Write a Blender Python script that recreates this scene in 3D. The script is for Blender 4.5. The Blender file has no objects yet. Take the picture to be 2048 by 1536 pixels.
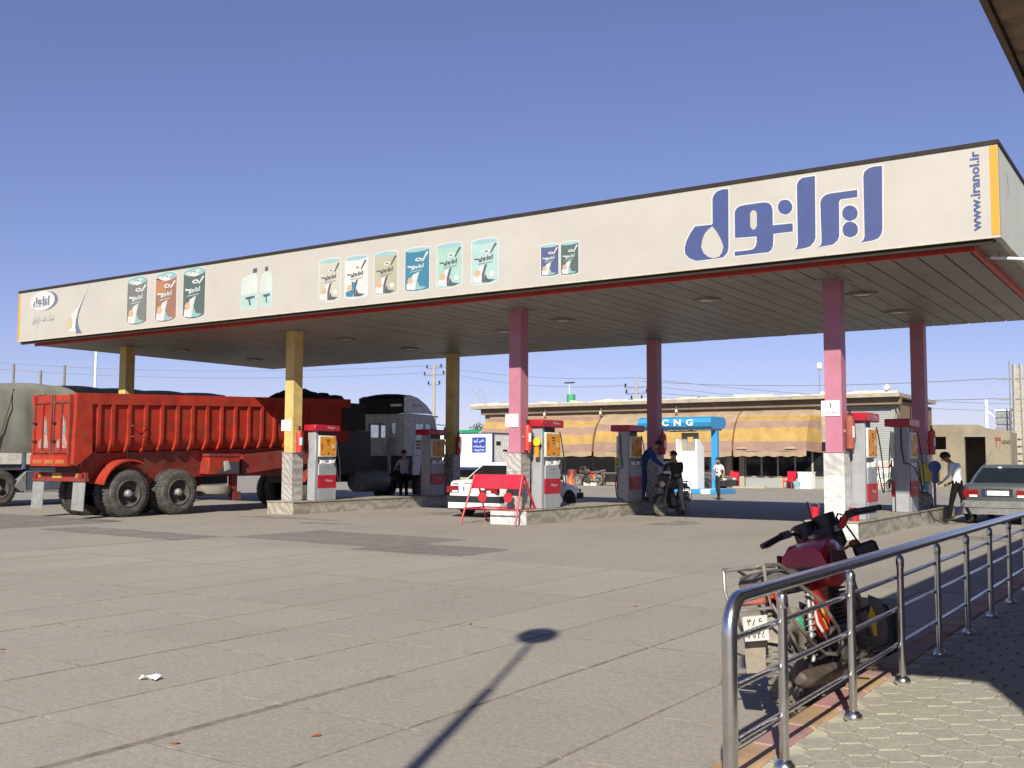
import bpy, bmesh, math, random
from mathutils import Vector, Matrix
from mathutils.geometry import tessellate_polygon
random.seed(7)
SC = bpy.context.scene
COL = SC.collection
R = math.radians
# ------------------------------------------------------------------ camera
cam = bpy.data.cameras.new('camera')
cam.sensor_width = 36.0
cam.lens = 2056.4 / 2048 * 36.0
cam.clip_start = 0.05
cam.clip_end = 6000
camo = bpy.data.objects.new('camera', cam)
COL.objects.link(camo)
camo.matrix_world = (Matrix.Translation((0, 0, 1.5)) @ Matrix.Rotation(0.58978, 4, 'Z')
                     @ Matrix.Rotation(math.pi / 2 + 0.07338, 4, 'X') @ Matrix.Rotation(0.00345, 4, 'Z'))
SC.camera = camo
# ------------------------------------------------------------------ sky, sun, exposure
SUN_EL = R(33)
SX, SY = 0.389, -0.921                       # horizontal direction towards the sun
w = bpy.data.worlds.new('World')
SC.world = w
w.use_nodes = True
nt = w.node_tree
nt.nodes.clear()
sky = nt.nodes.new('ShaderNodeTexSky')
sky.sky_type = 'NISHITA'
sky.sun_disc = False
sky.sun_elevation = SUN_EL
sky.sun_rotation = math.atan2(SX, SY)
sky.altitude = 900
sky.air_density = 1.0
sky.dust_density = 0.25
sky.ozone_density = 3.5
gam = nt.nodes.new('ShaderNodeGamma')
gam.inputs['Gamma'].default_value = 0.82
tint = nt.nodes.new('ShaderNodeMix')
tint.data_type = 'RGBA'
tint.blend_type = 'MULTIPLY'
tint.inputs['Factor'].default_value = 1.0
tint.inputs[7].default_value = (1.0, 0.875, 1.15, 1)
bg = nt.nodes.new('ShaderNodeBackground')
bg.inputs['Strength'].default_value = 0.090
wo = nt.nodes.new('ShaderNodeOutputWorld')
nt.links.new(sky.outputs['Color'], gam.inputs['Color'])
nt.links.new(gam.outputs['Color'], tint.inputs[6])
nt.links.new(tint.outputs[2], bg.inputs['Color'])
nt.links.new(bg.outputs['Background'], wo.inputs['Surface'])
sun = bpy.data.lights.new('sun', 'SUN')
sun.energy = 5.0
sun.angle = R(0.6)
sun.color = (1.0, 0.94, 0.81)
suno = bpy.data.objects.new('sun', sun)
COL.objects.link(suno)
sd = Vector((SX * math.cos(SUN_EL), SY * math.cos(SUN_EL), math.sin(SUN_EL)))
suno.rotation_euler = sd.to_track_quat('Z', 'Y').to_euler()
suno.location = (10, -20, 25)
SC.view_settings.view_transform = 'Standard'
SC.view_settings.look = 'None'
SC.view_settings.exposure = 0.55
SC.view_settings.gamma = 1.0
SC.view_settings.use_curve_mapping = False
# ------------------------------------------------------------------ materials
MATS = {}
def _noise(nt, vec, scale, detail=4, rough=0.55):
    n = nt.nodes.new('ShaderNodeTexNoise')
    n.inputs['Scale'].default_value = scale
    n.inputs['Detail'].default_value = detail
    n.inputs['Roughness'].default_value = rough
    nt.links.new(vec, n.inputs['Vector'])
    return n.outputs['Fac']
def _ramp(nt, fac, stops):
    r = nt.nodes.new('ShaderNodeValToRGB')
    e = r.color_ramp.elements
    while len(e) < len(stops): e.new(0.5)
    for i, (p, c) in enumerate(stops):
        e[i].position = p
        e[i].color = (c, c, c, 1) if not isinstance(c, tuple) else tuple(c[:3]) + (1,)
    nt.links.new(fac, r.inputs['Fac'])
    return r.outputs['Color']
def _mix(nt, fac, a, b, mode='MIX'):
    m = nt.nodes.new('ShaderNodeMix')
    m.data_type = 'RGBA'
    m.blend_type = mode
    for sock, v in ((m.inputs['Factor'], fac), (m.inputs[6], a), (m.inputs[7], b)):
        if hasattr(v, 'is_linked'): nt.links.new(v, sock)
        elif isinstance(v, tuple): sock.default_value = tuple(v[:3]) + (1,)
        else: sock.default_value = v
    return m.outputs[2]
def mat(name, c, rough=0.6, metal=0.0, var=0.18, scale=6.0, bump=0.0, bscale=60.0, dirt=0.0, dirtc=(0.12, 0.10, 0.08),
        coat=0.0, rnd=0.0, spec=0.5, space='Object'):
    """plain procedural surface: base colour broken up by noise, optional dirt blotches, relief and per-object variation"""
    if name in MATS: return MATS[name]
    m = bpy.data.materials.new(name)
    m.use_nodes = True
    nt = m.node_tree
    b = nt.nodes['Principled BSDF']
    tc = nt.nodes.new('ShaderNodeTexCoord')
    if space == 'World':
        g = nt.nodes.new('ShaderNodeNewGeometry')
        vec = g.outputs['Position']
    else: vec = tc.outputs['Object']
    c1 = tuple(min(1, x * (1 + var)) for x in c)
    c2 = tuple(x * (1 - var) for x in c)
    col = _mix(nt, _ramp(nt, _noise(nt, vec, scale, 6), [(0.3, 0.0), (0.7, 1.0)]), c2, c1)
    if dirt > 0:
        f = _ramp(nt, _noise(nt, vec, scale * 0.6 + 1.3, 8, 0.65), [(0.45, 0.0), (0.75, dirt)])
        col = _mix(nt, f, col, dirtc)
    if rnd > 0:
        oi = nt.nodes.new('ShaderNodeObjectInfo')
        mr = nt.nodes.new('ShaderNodeMapRange')
        mr.inputs['To Min'].default_value = 1 - rnd
        mr.inputs['To Max'].default_value = 1 + rnd
        nt.links.new(oi.outputs['Random'], mr.inputs['Value'])
        col = _mix(nt, 1.0, col, mr.outputs['Result'], 'MULTIPLY')
    nt.links.new(col, b.inputs['Base Color'])
    b.inputs['Roughness'].default_value = rough
    b.inputs['Metallic'].default_value = metal
    b.inputs['Specular IOR Level'].default_value = spec
    if coat: b.inputs['Coat Weight'].default_value = coat
    if rough > 0.15 and metal < 0.9:
        rr = nt.nodes.new('ShaderNodeMapRange')
        rr.inputs['To Min'].default_value = max(0.05, rough - 0.1)
        rr.inputs['To Max'].default_value = min(1, rough + 0.12)
        nt.links.new(_noise(nt, vec, scale * 2.3, 5), rr.inputs['Value'])
        nt.links.new(rr.outputs['Result'], b.inputs['Roughness'])
    if bump > 0:
        bp = nt.nodes.new('ShaderNodeBump')
        bp.inputs['Strength'].default_value = bump
        bp.inputs['Distance'].default_value = 0.01
        nt.links.new(_noise(nt, vec, bscale, 8, 0.6), bp.inputs['Height'])
        nt.links.new(bp.outputs['Normal'], b.inputs['Normal'])
    MATS[name] = m
    return m
def ground_mat(name, cols, fine=140, bump=0.5, stains=0.5):
    m = bpy.data.materials.new(name)
    m.use_nodes = True
    nt = m.node_tree
    b = nt.nodes['Principled BSDF']
    g = nt.nodes.new('ShaderNodeNewGeometry')
    P = g.outputs['Position']
    mp = nt.nodes.new('ShaderNodeMapping')
    mp.inputs['Scale'].default_value = (1, 0.35, 1)
    mp.inputs['Rotation'].default_value = (0, 0, 0.25)
    nt.links.new(P, mp.inputs['Vector'])
    c = _mix(nt, _ramp(nt, _noise(nt, P, 0.16, 5, 0.6), [(0.35, 0.0), (0.65, 1.0)]), cols[0], cols[1])
    c = _mix(nt, _ramp(nt, _noise(nt, mp.outputs['Vector'], 0.9, 6, 0.7), [(0.48, 0.0), (0.72, stains)]), c, cols[2])
    c = _mix(nt, _ramp(nt, _noise(nt, P, 2.6, 8, 0.75), [(0.56, 0.0), (0.8, 0.55)]), c, tuple(x * 0.62 for x in cols[2]))
    c = _mix(nt, _ramp(nt, _noise(nt, P, 5.5, 8, 0.8), [(0.45, 0.0), (0.7, 0.55)]), c, (cols[0][0] * 1.12, cols[0][1] * 1.06, cols[0][2] * 0.95))
    sp = _ramp(nt, _noise(nt, P, fine, 3, 0.8), [(0.25, 0.62), (0.5, 1.0), (0.78, 1.35)])
    c = _mix(nt, 1.0, c, sp, 'MULTIPLY')
    c = _mix(nt, 1.0, c, _ramp(nt, _noise(nt, P, 26, 7, 0.75), [(0.25, 0.72), (0.75, 1.27)]), 'MULTIPLY')
    oi = nt.nodes.new('ShaderNodeObjectInfo')
    mr = nt.nodes.new('ShaderNodeMapRange')
    mr.inputs['To Min'].default_value = 0.965
    mr.inputs['To Max'].default_value = 1.035
    nt.links.new(oi.outputs['Random'], mr.inputs['Value'])
    c = _mix(nt, 1.0, c, mr.outputs['Result'], 'MULTIPLY')
    nt.links.new(c, b.inputs['Base Color'])
    b.inputs['Roughness'].default_value = 0.9
    b.inputs['Specular IOR Level'].default_value = 0.25
    bp = nt.nodes.new('ShaderNodeBump')
    bp.inputs['Strength'].default_value = bump
    bp.inputs['Distance'].default_value = 0.008
    nt.links.new(_noise(nt, P, fine * 0.6, 6, 0.7), bp.inputs['Height'])
    nt.links.new(bp.outputs['Normal'], b.inputs['Normal'])
    return m
def marble_mat(name, base, vein, scale=2.2, mixw=0.6):
    m = bpy.data.materials.new(name)
    m.use_nodes = True
    nt = m.node_tree
    b = nt.nodes['Principled BSDF']
    g = nt.nodes.new('ShaderNodeNewGeometry')
    oi = nt.nodes.new('ShaderNodeObjectInfo')
    ad = nt.nodes.new('ShaderNodeVectorMath')
    ad.operation = 'ADD'
    ml = nt.nodes.new('ShaderNodeVectorMath')
    ml.operation = 'SCALE'
    ml.inputs[0].default_value = (7, 3, 5)
    nt.links.new(oi.outputs['Random'], ml.inputs['Scale'])
    nt.links.new(g.outputs['Position'], ad.inputs[0])
    nt.links.new(ml.outputs[0], ad.inputs[1])
    V = ad.outputs[0]
    wv = nt.nodes.new('ShaderNodeTexWave')
    wv.inputs['Scale'].default_value = scale
    wv.inputs['Distortion'].default_value = 9
    wv.inputs['Detail'].default_value = 5
    wv.inputs['Detail Roughness'].default_value = 0.65
    mp = nt.nodes.new('ShaderNodeMapping')
    mp.inputs['Rotation'].default_value = (0.5, 0.8, 0.4)
    nt.links.new(V, mp.inputs['Vector'])
    nt.links.new(mp.outputs['Vector'], wv.inputs['Vector'])
    c = _mix(nt, _ramp(nt, wv.outputs['Fac'], [(0.3, mixw), (0.75, 0.0)]), base, vein)
    c = _mix(nt, _ramp(nt, _noise(nt, V, 3.5, 8, 0.7), [(0.5, 0.0), (0.75, 0.55)]), c, (0.17, 0.145, 0.11))
    mr = nt.nodes.new('ShaderNodeMapRange')
    mr.inputs['To Min'].default_value = 0.82
    mr.inputs['To Max'].default_value = 1.15
    nt.links.new(oi.outputs['Random'], mr.inputs['Value'])
    c = _mix(nt, 1.0, c, mr.outputs['Result'], 'MULTIPLY')
    nt.links.new(c, b.inputs['Base Color'])
    b.inputs['Roughness'].default_value = 0.45
    return m
def brick_mat(name, c1, c2, mortar, sx=1.0):
    m = bpy.data.materials.new(name)
    m.use_nodes = True
    nt = m.node_tree
    b = nt.nodes['Principled BSDF']
    g = nt.nodes.new('ShaderNodeNewGeometry')
    se = nt.nodes.new('ShaderNodeSeparateXYZ')
    nt.links.new(g.outputs['Position'], se.inputs[0])
    su = nt.nodes.new('ShaderNodeMath')
    nt.links.new(se.outputs[0], su.inputs[0])
    nt.links.new(se.outputs[1], su.inputs[1])
    co = nt.nodes.new('ShaderNodeCombineXYZ')
    nt.links.new(su.outputs[0], co.inputs[0])
    nt.links.new(se.outputs[2], co.inputs[1])
    br = nt.nodes.new('ShaderNodeTexBrick')
    br.inputs['Scale'].default_value = 1.0
    br.inputs['Brick Width'].default_value = 0.22
    br.inputs['Row Height'].default_value = 0.075
    br.inputs['Mortar Size'].default_value = 0.008
    br.inputs['Color1'].default_value = c1 + (1,)
    br.inputs['Color2'].default_value = c2 + (1,)
    br.inputs['Mortar'].default_value = mortar + (1,)
    nt.links.new(co.outputs[0], br.inputs['Vector'])
    c = _mix(nt, _ramp(nt, _noise(nt, g.outputs['Position'], 0.8, 6), [(0.4, 0.0), (0.75, 0.5)]), br.outputs['Color'], tuple(x * 0.6 for x in c2))
    nt.links.new(c, b.inputs['Base Color'])
    b.inputs['Roughness'].default_value = 0.9
    bp = nt.nodes.new('ShaderNodeBump')
    bp.inputs['Strength'].default_value = 0.6
    bp.inputs['Distance'].default_value = 0.01
    nt.links.new(br.outputs['Fac'], bp.inputs['Height'])
    bp.invert = True
    nt.links.new(bp.outputs['Normal'], b.inputs['Normal'])
    return m

m_yard = ground_mat('worn_asphalt', [(0.255, 0.234, 0.206), (0.29, 0.266, 0.232), (0.200, 0.186, 0.168)], 120, 0.6, 0.5)
m_slab = ground_mat('concrete_slab', [(0.282, 0.258, 0.224), (0.315, 0.288, 0.246), (0.222, 0.206, 0.180)], 150, 0.5, 0.4)
m_joint = mat('joint_dirt', (0.185, 0.162, 0.13), 0.95, var=0.35, scale=9, bump=0.6, space='World')
m_patch = ground_mat('patch_asphalt', [(0.215, 0.20, 0.186), (0.24, 0.222, 0.205), (0.18, 0.17, 0.16)], 160, 0.6, 0.4)
m_paver = ground_mat('paver_concrete', [(0.302, 0.290, 0.242), (0.33, 0.315, 0.26), (0.24, 0.23, 0.195)], 170, 0.4, 0.35)
m_sand = mat('joint_sand', (0.42, 0.39, 0.29), 0.95, var=0.2, scale=12, space='World')
def soak(m, lo, hi, k, scale):
    # stains soak into the ground: coverage broken up by noise
    nt = m.node_tree
    g = nt.nodes.new('ShaderNodeNewGeometry')
    f = _ramp(nt, _noise(nt, g.outputs['Position'], scale, 7, 0.7), [(lo, 0.0), (hi, k)])
    nt.links.new(f, nt.nodes['Principled BSDF'].inputs['Alpha'])
    return m
soak(m_patch, 0.30, 0.55, 0.85, 1.4)
m_marble = marble_mat('grey_marble', (0.40, 0.375, 0.355), (0.19, 0.18, 0.175))
m_marble_w = marble_mat('white_marble', (0.60, 0.58, 0.56), (0.36, 0.35, 0.35), 1.8, 0.5)
m_stone = marble_mat('kerb_travertine', (0.35, 0.32, 0.26), (0.20, 0.185, 0.15), 1.6, 0.7)
m_cap = mat('island_capping', (0.27, 0.245, 0.19), 0.8, var=0.25, scale=3, bump=0.3, dirt=0.6, space='World')
m_conc = mat('raw_concrete', (0.24, 0.225, 0.20), 0.9, var=0.2, scale=3, bump=0.4, space='World')
m_pink = mat('pink_paint', (0.40, 0.155, 0.215), 0.5, var=0.1, scale=3, dirt=0.28, dirtc=(0.3, 0.12, 0.14), space='World')
m_cream = mat('yellow_paint', (0.58, 0.425, 0.15), 0.5, var=0.1, scale=3, dirt=0.35, space='World')
m_fascia = mat('cream_vinyl', (0.405, 0.386, 0.345), 0.45, var=0.04, scale=0.7, bump=.12, bscale=1.1, dirt=0.3, dirtc=(0.34, 0.31, 0.275), space='World')
m_fascia_s = mat('side_vinyl', (0.52, 0.52, 0.42), 0.5, var=0.05, scale=1.2, dirt=0.15, dirtc=(0.4, 0.4, 0.32), space='World')
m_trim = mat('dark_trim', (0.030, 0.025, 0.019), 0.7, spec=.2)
m_redtrim = mat('red_trim', (0.56, 0.05, 0.04), 0.5, var=0.2, scale=2)
m_soffit = mat('soffit_metal', (0.235, 0.212, 0.19), 0.5, var=0.1, scale=1.5, dirt=0.25, rnd=0.08, space='World')
m_orange = mat('orange_print', (0.58, 0.27, 0.02), 0.45, var=0.05)
m_white = mat('white_paint', (0.78, 0.77, 0.74), 0.4, var=0.04, dirt=0.1)
m_whitep = mat('white_print', (0.50, 0.49, 0.48), 0.5, var=0.03)
m_logo = mat('logo_blue', (0.046, 0.066, 0.185), 0.5, var=0.05)
m_black = mat('black_plastic', (0.018, 0.018, 0.02), 0.5, var=0.3)
m_rubber = mat('black_rubber', (0.05, 0.047, 0.043), 0.85, var=0.35, scale=8, dirt=0.7, dirtc=(0.17, 0.15, 0.125))
m_dark = mat('dark_void', (0.012, 0.011, 0.010), 0.8)
m_glass = mat('dark_glass', (0.012, 0.015, 0.016), 0.06, var=0.2, spec=0.6)
m_chrome = mat('stainless_steel', (0.66, 0.65, 0.65), 0.22, metal=1.0, var=0.1, scale=14, bump=0.02, bscale=30)
m_chromed = mat('dusty_chrome', (0.42, 0.39, 0.34), 0.42, metal=0.8, var=0.25, scale=12, dirt=0.7, dirtc=(0.27, 0.23, 0.17))
m_steel = mat('grey_steel', (0.24, 0.24, 0.245), 0.55, metal=0.3, var=0.2)
m_truckred = mat('truck_red', (0.345, 0.030, 0.016), 0.7, spec=.2, var=0.28, scale=2.5, bump=.1, bscale=6, dirt=0.75, dirtc=(0.15, 0.05, 0.03), space='World')
m_truckred2 = mat('truck_red_dirty', (0.20, 0.022, 0.014), 0.6, var=0.3, scale=3, dirt=0.9, dirtc=(0.11, 0.07, 0.05), space='World')
m_tarp = mat('grey_tarpaulin', (0.20, 0.193, 0.165), 0.75, var=0.16, scale=1.2, bump=0.5, bscale=8, dirt=0.55, dirtc=(0.14, 0.14, 0.12), space='World')
m_pumpg = mat('pump_grey', (0.29, 0.30, 0.325), 0.4, var=0.07, scale=4, dirt=0.45, dirtc=(0.17, 0.16, 0.15), space='World')
m_pumpr = mat('pump_red', (0.36, 0.010, 0.024), 0.35, var=0.07)
m_pumpo = mat('pump_orange', (0.62, 0.25, 0.016), 0.45, var=0.08, dirt=0.25, dirtc=(0.45, 0.2, 0.04))
m_signred = mat('barrier_red', (0.42, 0.014, 0.034), 0.45, var=0.1, dirt=0.2)
m_cngblue = mat('cng_blue', (0.028, 0.25, 0.52), 0.45, var=0.08, dirt=0.2, dirtc=(0.08, 0.25, 0.42))
m_tan = mat('awning_tan', (0.33, 0.24, 0.155), 0.85, var=0.16, scale=2, bump=0.4, bscale=9, dirt=0.3, dirtc=(0.21, 0.15, 0.09), space='World')
m_mauve = mat('awning_mauve', (0.28, 0.175, 0.13), 0.85, var=0.16, scale=2, bump=0.4, bscale=9, dirt=0.3, dirtc=(0.17, 0.09, 0.07), space='World')
m_yellow = mat('awning_yellow', (0.38, 0.245, 0.075), 0.85, var=0.16, scale=2, bump=0.4, bscale=9, dirt=0.3, dirtc=(0.25, 0.13, 0.02), space='World')
m_yellow2 = mat('awning_pale_yellow', (0.33, 0.21, 0.06), 0.85, var=0.16, scale=2, bump=0.4, bscale=9, dirt=0.3, dirtc=(0.24, 0.16, 0.06), space='World')
m_hem = mat('awning_hem', (0.38, 0.29, 0.18), 0.85, var=0.15)
m_brick = brick_mat('tan_brick', (0.24, 0.165, 0.10), (0.20, 0.135, 0.085), (0.15, 0.12, 0.09))
m_brickd = brick_mat('worn_brick', (0.26, 0.17, 0.11), (0.20, 0.13, 0.085), (0.17, 0.14, 0.11))
m_mud = mat('mud_render', (0.245, 0.212, 0.155), 0.95, var=0.2, scale=1.1, bump=0.8, bscale=5, dirt=0.4, dirtc=(0.19, 0.16, 0.11), space='World')
m_plaster = mat('plaster', (0.34, 0.30, 0.235), 0.9, var=0.15, scale=1.5, bump=0.3, dirt=0.4, space='World')
m_brown = mat('brown_beam', (0.17, 0.125, 0.085), 0.85, var=0.2, scale=1.5, dirt=0.4, dirtc=(0.16, 0.11, 0.08), space='World')
m_shutter = mat('grey_shutter', (0.29, 0.305, 0.30), 0.5, var=0.08, scale=1, dirt=0.3, dirtc=(0.3, 0.29, 0.26), space='World')
m_frame = mat('cream_frame', (0.34, 0.31, 0.24), 0.6, var=0.12)
m_skin = mat('skin', (0.34, 0.185, 0.12), 0.55, var=0.08)
m_hair = mat('black_hair', (0.012, 0.010, 0.009), 0.6, var=0.3, scale=40, bump=0.5)
m_woodpole = mat('weathered_pole', (0.20, 0.16, 0.12), 0.9, var=0.25)
m_concpole = mat('concrete_pole', (0.37, 0.34, 0.28), 0.9, var=0.12, dirt=0.2)
m_leaf = mat('tree_leaf', (0.055, 0.075, 0.035), 0.8, var=0.4, scale=2, space='World')
m_bark = mat('tree_bark', (0.12, 0.09, 0.06), 0.9)
m_coal = mat('dark_load', (0.02, 0.018, 0.016), 0.95, var=0.4, bump=0.8, bscale=14)
m_amber = mat('amber_lens', (0.40, 0.13, 0.03), 0.2)
m_redlens = mat('red_lens', (0.20, 0.006, 0.009), 0.15, coat=0.5)
m_pinkkerb = mat('kerb_pink', (0.33, 0.165, 0.16), 0.85, var=0.25, scale=5, dirt=0.7, dirtc=(0.24, 0.21, 0.17), space='World')
m_orangekerb = mat('kerb_orange', (0.36, 0.225, 0.115), 0.85, var=0.25, scale=5, dirt=0.7, dirtc=(0.24, 0.21, 0.17), space='World')
# ------------------------------------------------------------------ mesh helpers
class MB:
    """collects shapes into one mesh"""
    def __init__(s): s.v = []; s.f = []; s.m = []
    def add(s, vs, fs, m=0):
        o = len(s.v)
        s.v.extend([tuple(p) for p in vs])
        for f in fs:
            s.f.append([o + i for i in f]); s.m.append(m)
        return s
    def box(s, x0, y0, z0, x1, y1, z1, m=0):
        vs = [(x, y, z) for z in (z0, z1) for y in (y0, y1) for x in (x0, x1)]
        return s.add(vs, [(0, 2, 3, 1), (4, 5, 7, 6), (0, 1, 5, 4), (2, 6, 7, 3), (0, 4, 6, 2), (1, 3, 7, 5)], m)
    def cbox(s, c, d, m=0, rot=None):
        n = len(s.v)
        s.box(-d[0] / 2, -d[1] / 2, -d[2] / 2, d[0] / 2, d[1] / 2, d[2] / 2, m)
        M = Matrix.Translation(c) @ (rot.to_4x4() if rot is not None else Matrix.Identity(4))
        for i in range(n, len(s.v)): s.v[i] = tuple(M @ Vector(s.v[i]))
        return s
    def chbox(s, x0, y0, z0, x1, y1, z1, b=0.02, m=0):
        """box with chamfered edges"""
        vs = []; idx = {}
        X = (x0, x1); Y = (y0, y1); Z = (z0, z1)
        for i in range(2):
            for j in range(2):
                for k in range(2):
                    for a in range(3):
                        p = [X[i] + (b if i == 0 else -b), Y[j] + (b if j == 0 else -b), Z[k] + (b if k == 0 else -b)]
                        p[a] = (X, Y, Z)[a][(i, j, k)[a]]
                        idx[(i, j, k, a)] = len(vs); vs.append(p)
        fs = []
        def cyc(a):
            o = [q for q in range(3) if q != a]
            return o
        for a in range(3):
            o1, o2 = cyc(a)
            for e in range(2):
                q = []
                for (u, t) in ((0, 0), (1, 0), (1, 1), (0, 1)):
                    k = [0, 0, 0]; k[a] = e; k[o1] = u; k[o2] = t
                    q.append(idx[(*k, a)])
                fs.append(q)
        for a in range(3):                      # edges along axis a
            o1, o2 = cyc(a)
            for u in range(2):
                for t in range(2):
                    k0 = [0, 0, 0]; k0[o1] = u; k0[o2] = t; k1 = list(k0); k1[a] = 1
                    fs.append([idx[(*k0, o1)], idx[(*k1, o1)], idx[(*k1, o2)], idx[(*k0, o2)]])
        for i in range(2):
            for j in range(2):
                for k in range(2):
                    fs.append([idx[(i, j, k, 0)], idx[(i, j, k, 1)], idx[(i, j, k, 2)]])
        return s.add(vs, fs, m)
    def loft(s, rings, m=0, close=True, caps=True, cyclic=False):
        n = len(rings[0]); vs = [p for r in rings for p in r]; fs = []
        K = len(rings)
        for i in range(K if cyclic else K - 1):
            j2 = (i + 1) % K
            for j in range(n if close else n - 1):
                k = (j + 1) % n
                fs.append((i * n + j, i * n + k, j2 * n + k, j2 * n + j))
        if caps and not cyclic and close:
            fs.append(tuple(reversed(range(n)))); fs.append(tuple((K - 1) * n + j for j in range(n)))
        return s.add(vs, fs, m)
    def tube(s, pts, r, n=8, m=0, cyclic=False, caps=True):
        P = [Vector(p) for p in pts]; K = len(P); rings = []
        rr = r if isinstance(r, (list, tuple)) else [r] * K
        up = None
        for i in range(K):
            a = P[(i - 1) % K] if (cyclic or i > 0) else P[i]
            b = P[(i + 1) % K] if (cyclic or i < K - 1) else P[i]
            t = (b - a)
            t = t.normalized() if t.length > 1e-9 else Vector((0, 0, 1))
            if up is None:
                up = Vector((0, 0, 1)) if abs(t.z) < 0.9 else Vector((1, 0, 0))
            x = up.cross(t)
            if x.length < 1e-6: x = Vector((1, 0, 0)).cross(t)
            x.normalize(); y = t.cross(x).normalized(); up = y
            rings.append([P[i] + (x * math.cos(2 * math.pi * k / n) + y * math.sin(2 * math.pi * k / n)) * rr[i] for k in range(n)])
        return s.loft(rings, m, True, caps, cyclic)
    def lathe(s, prof, c=(0, 0, 0), axis='Z', n=20, m=0, caps=True, a0=0.0, a1=2 * math.pi):
        full = abs(a1 - a0 - 2 * math.pi) < 1e-6
        rings = []
        for (r, h) in prof:
            ring = []
            for k in range(n if full else n + 1):
                a = a0 + (a1 - a0) * k / n
                u, v = r * math.cos(a), r * math.sin(a)
                p = {'Z': (u, v, h), 'X': (h, u, v), 'Y': (v, h, u)}[axis]
                ring.append((p[0] + c[0], p[1] + c[1], p[2] + c[2]))
            rings.append(ring)
        return s.loft(rings, m, full, caps and full)
    def cyl(s, c, r, h, axis='Z', n=16, m=0):
        return s.lathe([(r, -h / 2), (r, h / 2)], c, axis, n, m)
    def torus(s, c, R0, r, axis='X', n=28, k=10, m=0, sx=1.0):
        rings = []
        for i in range(n):
            a = 2 * math.pi * i / n; ring = []
            for j in range(k):
                b = 2 * math.pi * j / k
                rad = R0 + r * math.cos(b); h = r * math.sin(b) * sx
                u, v = rad * math.cos(a), rad * math.sin(a)
                p = {'Z': (u, v, h), 'X': (h, u, v), 'Y': (v, h, u)}[axis]
                ring.append((p[0] + c[0], p[1] + c[1], p[2] + c[2]))
            rings.append(ring)
        return s.loft(rings, m, True, False, True)
    def ball(s, c, r, n=12, k=8, m=0):
        r = r if isinstance(r, (tuple, list)) else (r, r, r)
        rings = []
        for i in range(k + 1):
            t = math.pi * i / k; q = max(math.sin(t), 0.02)
            rings.append([(c[0] + r[0] * q * math.cos(2 * math.pi * j / n), c[1] + r[1] * q * math.sin(2 * math.pi * j / n), c[2] - r[2] * math.cos(t)) for j in range(n)])
        return s.loft(rings, m)
    def prism(s, poly, d0, d1, axis='Y', m=0, holes=()):
        """2-D outline (concave allowed, with holes) extruded along an axis; axis Y: (x,z); X: (y,z); Z: (x,y)"""
        loops = [list(poly)] + [list(h) for h in holes]
        flat = [p for l in loops for p in l]
        tri = tessellate_polygon([[Vector((p[0], p[1], 0)) for p in l] for l in loops])
        def P(p, d): return {'Y': (p[0], d, p[1]), 'X': (d, p[0], p[1]), 'Z': (p[0], p[1], d)}[axis]
        N = len(flat)
        vs = [P(p, d0) for p in flat] + [P(p, d1) for p in flat]
        fs = [tuple(t) for t in tri] + [tuple(N + i for i in reversed(t)) for t in tri]
        o = 0
        for l in loops:
            for i in range(len(l)):
                j = (i + 1) % len(l); fs.append((o + i, o + j, N + o + j, N + o + i))
            o += len(l)
        return s.add(vs, fs, m)
    def xf(s, M, start=0):
        for i in range(start, len(s.v)): s.v[i] = tuple(M @ Vector(s.v[i]))
        return s
    def mesh(s, name, mats, smooth=True, ang=38):
        me = bpy.data.meshes.new(name)
        me.from_pydata(s.v, [], s.f)
        for m in (mats if isinstance(mats, (list, tuple)) else [mats]): me.materials.append(m)
        me.polygons.foreach_set('material_index', s.m)
        bm = bmesh.new(); bm.from_mesh(me)
        bmesh.ops.recalc_face_normals(bm, faces=bm.faces)
        bm.to_mesh(me); bm.free()
        if smooth:
            me.polygons.foreach_set('use_smooth', [True] * len(me.polygons))
            me.set_sharp_from_angle(angle=R(ang))
        me.update()
        return me
    def build(s, name, mats, parent=None, **k):
        return link(name, s.mesh(name, mats, **k), parent)
def link(name, me, parent=None, loc=None):
    o = bpy.data.objects.new(name, me); COL.objects.link(o)
    if parent is not None: o.parent = parent
    if loc is not None: o.location = loc
    return o
def tag(o, label=None, cat=None, group=None, kind=None):
    for k, v in (('label', label), ('category', cat), ('group', group), ('kind', kind)):
        if v: o[k] = v
    return o
def thing(name, label, cat, loc=(0, 0, 0), rz=0.0, group=None):
    o = bpy.data.objects.new(name, None); COL.objects.link(o)
    o.location = loc; o.rotation_euler = (0, 0, rz); o.empty_display_size = 0.2
    return tag(o, label, cat, group)
def copy_tree(o, parent=None):
    c = o.copy(); COL.objects.link(c)
    if parent is not None: c.parent = parent
    for ch in list(o.children): copy_tree(ch, c)
    return c
def bevel(o, wd=0.01, seg=2):
    b = o.modifiers.new('bevel', 'BEVEL'); b.width = wd; b.segments = seg; b.limit_method = 'ANGLE'; b.angle_limit = R(40)
    return o
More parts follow.
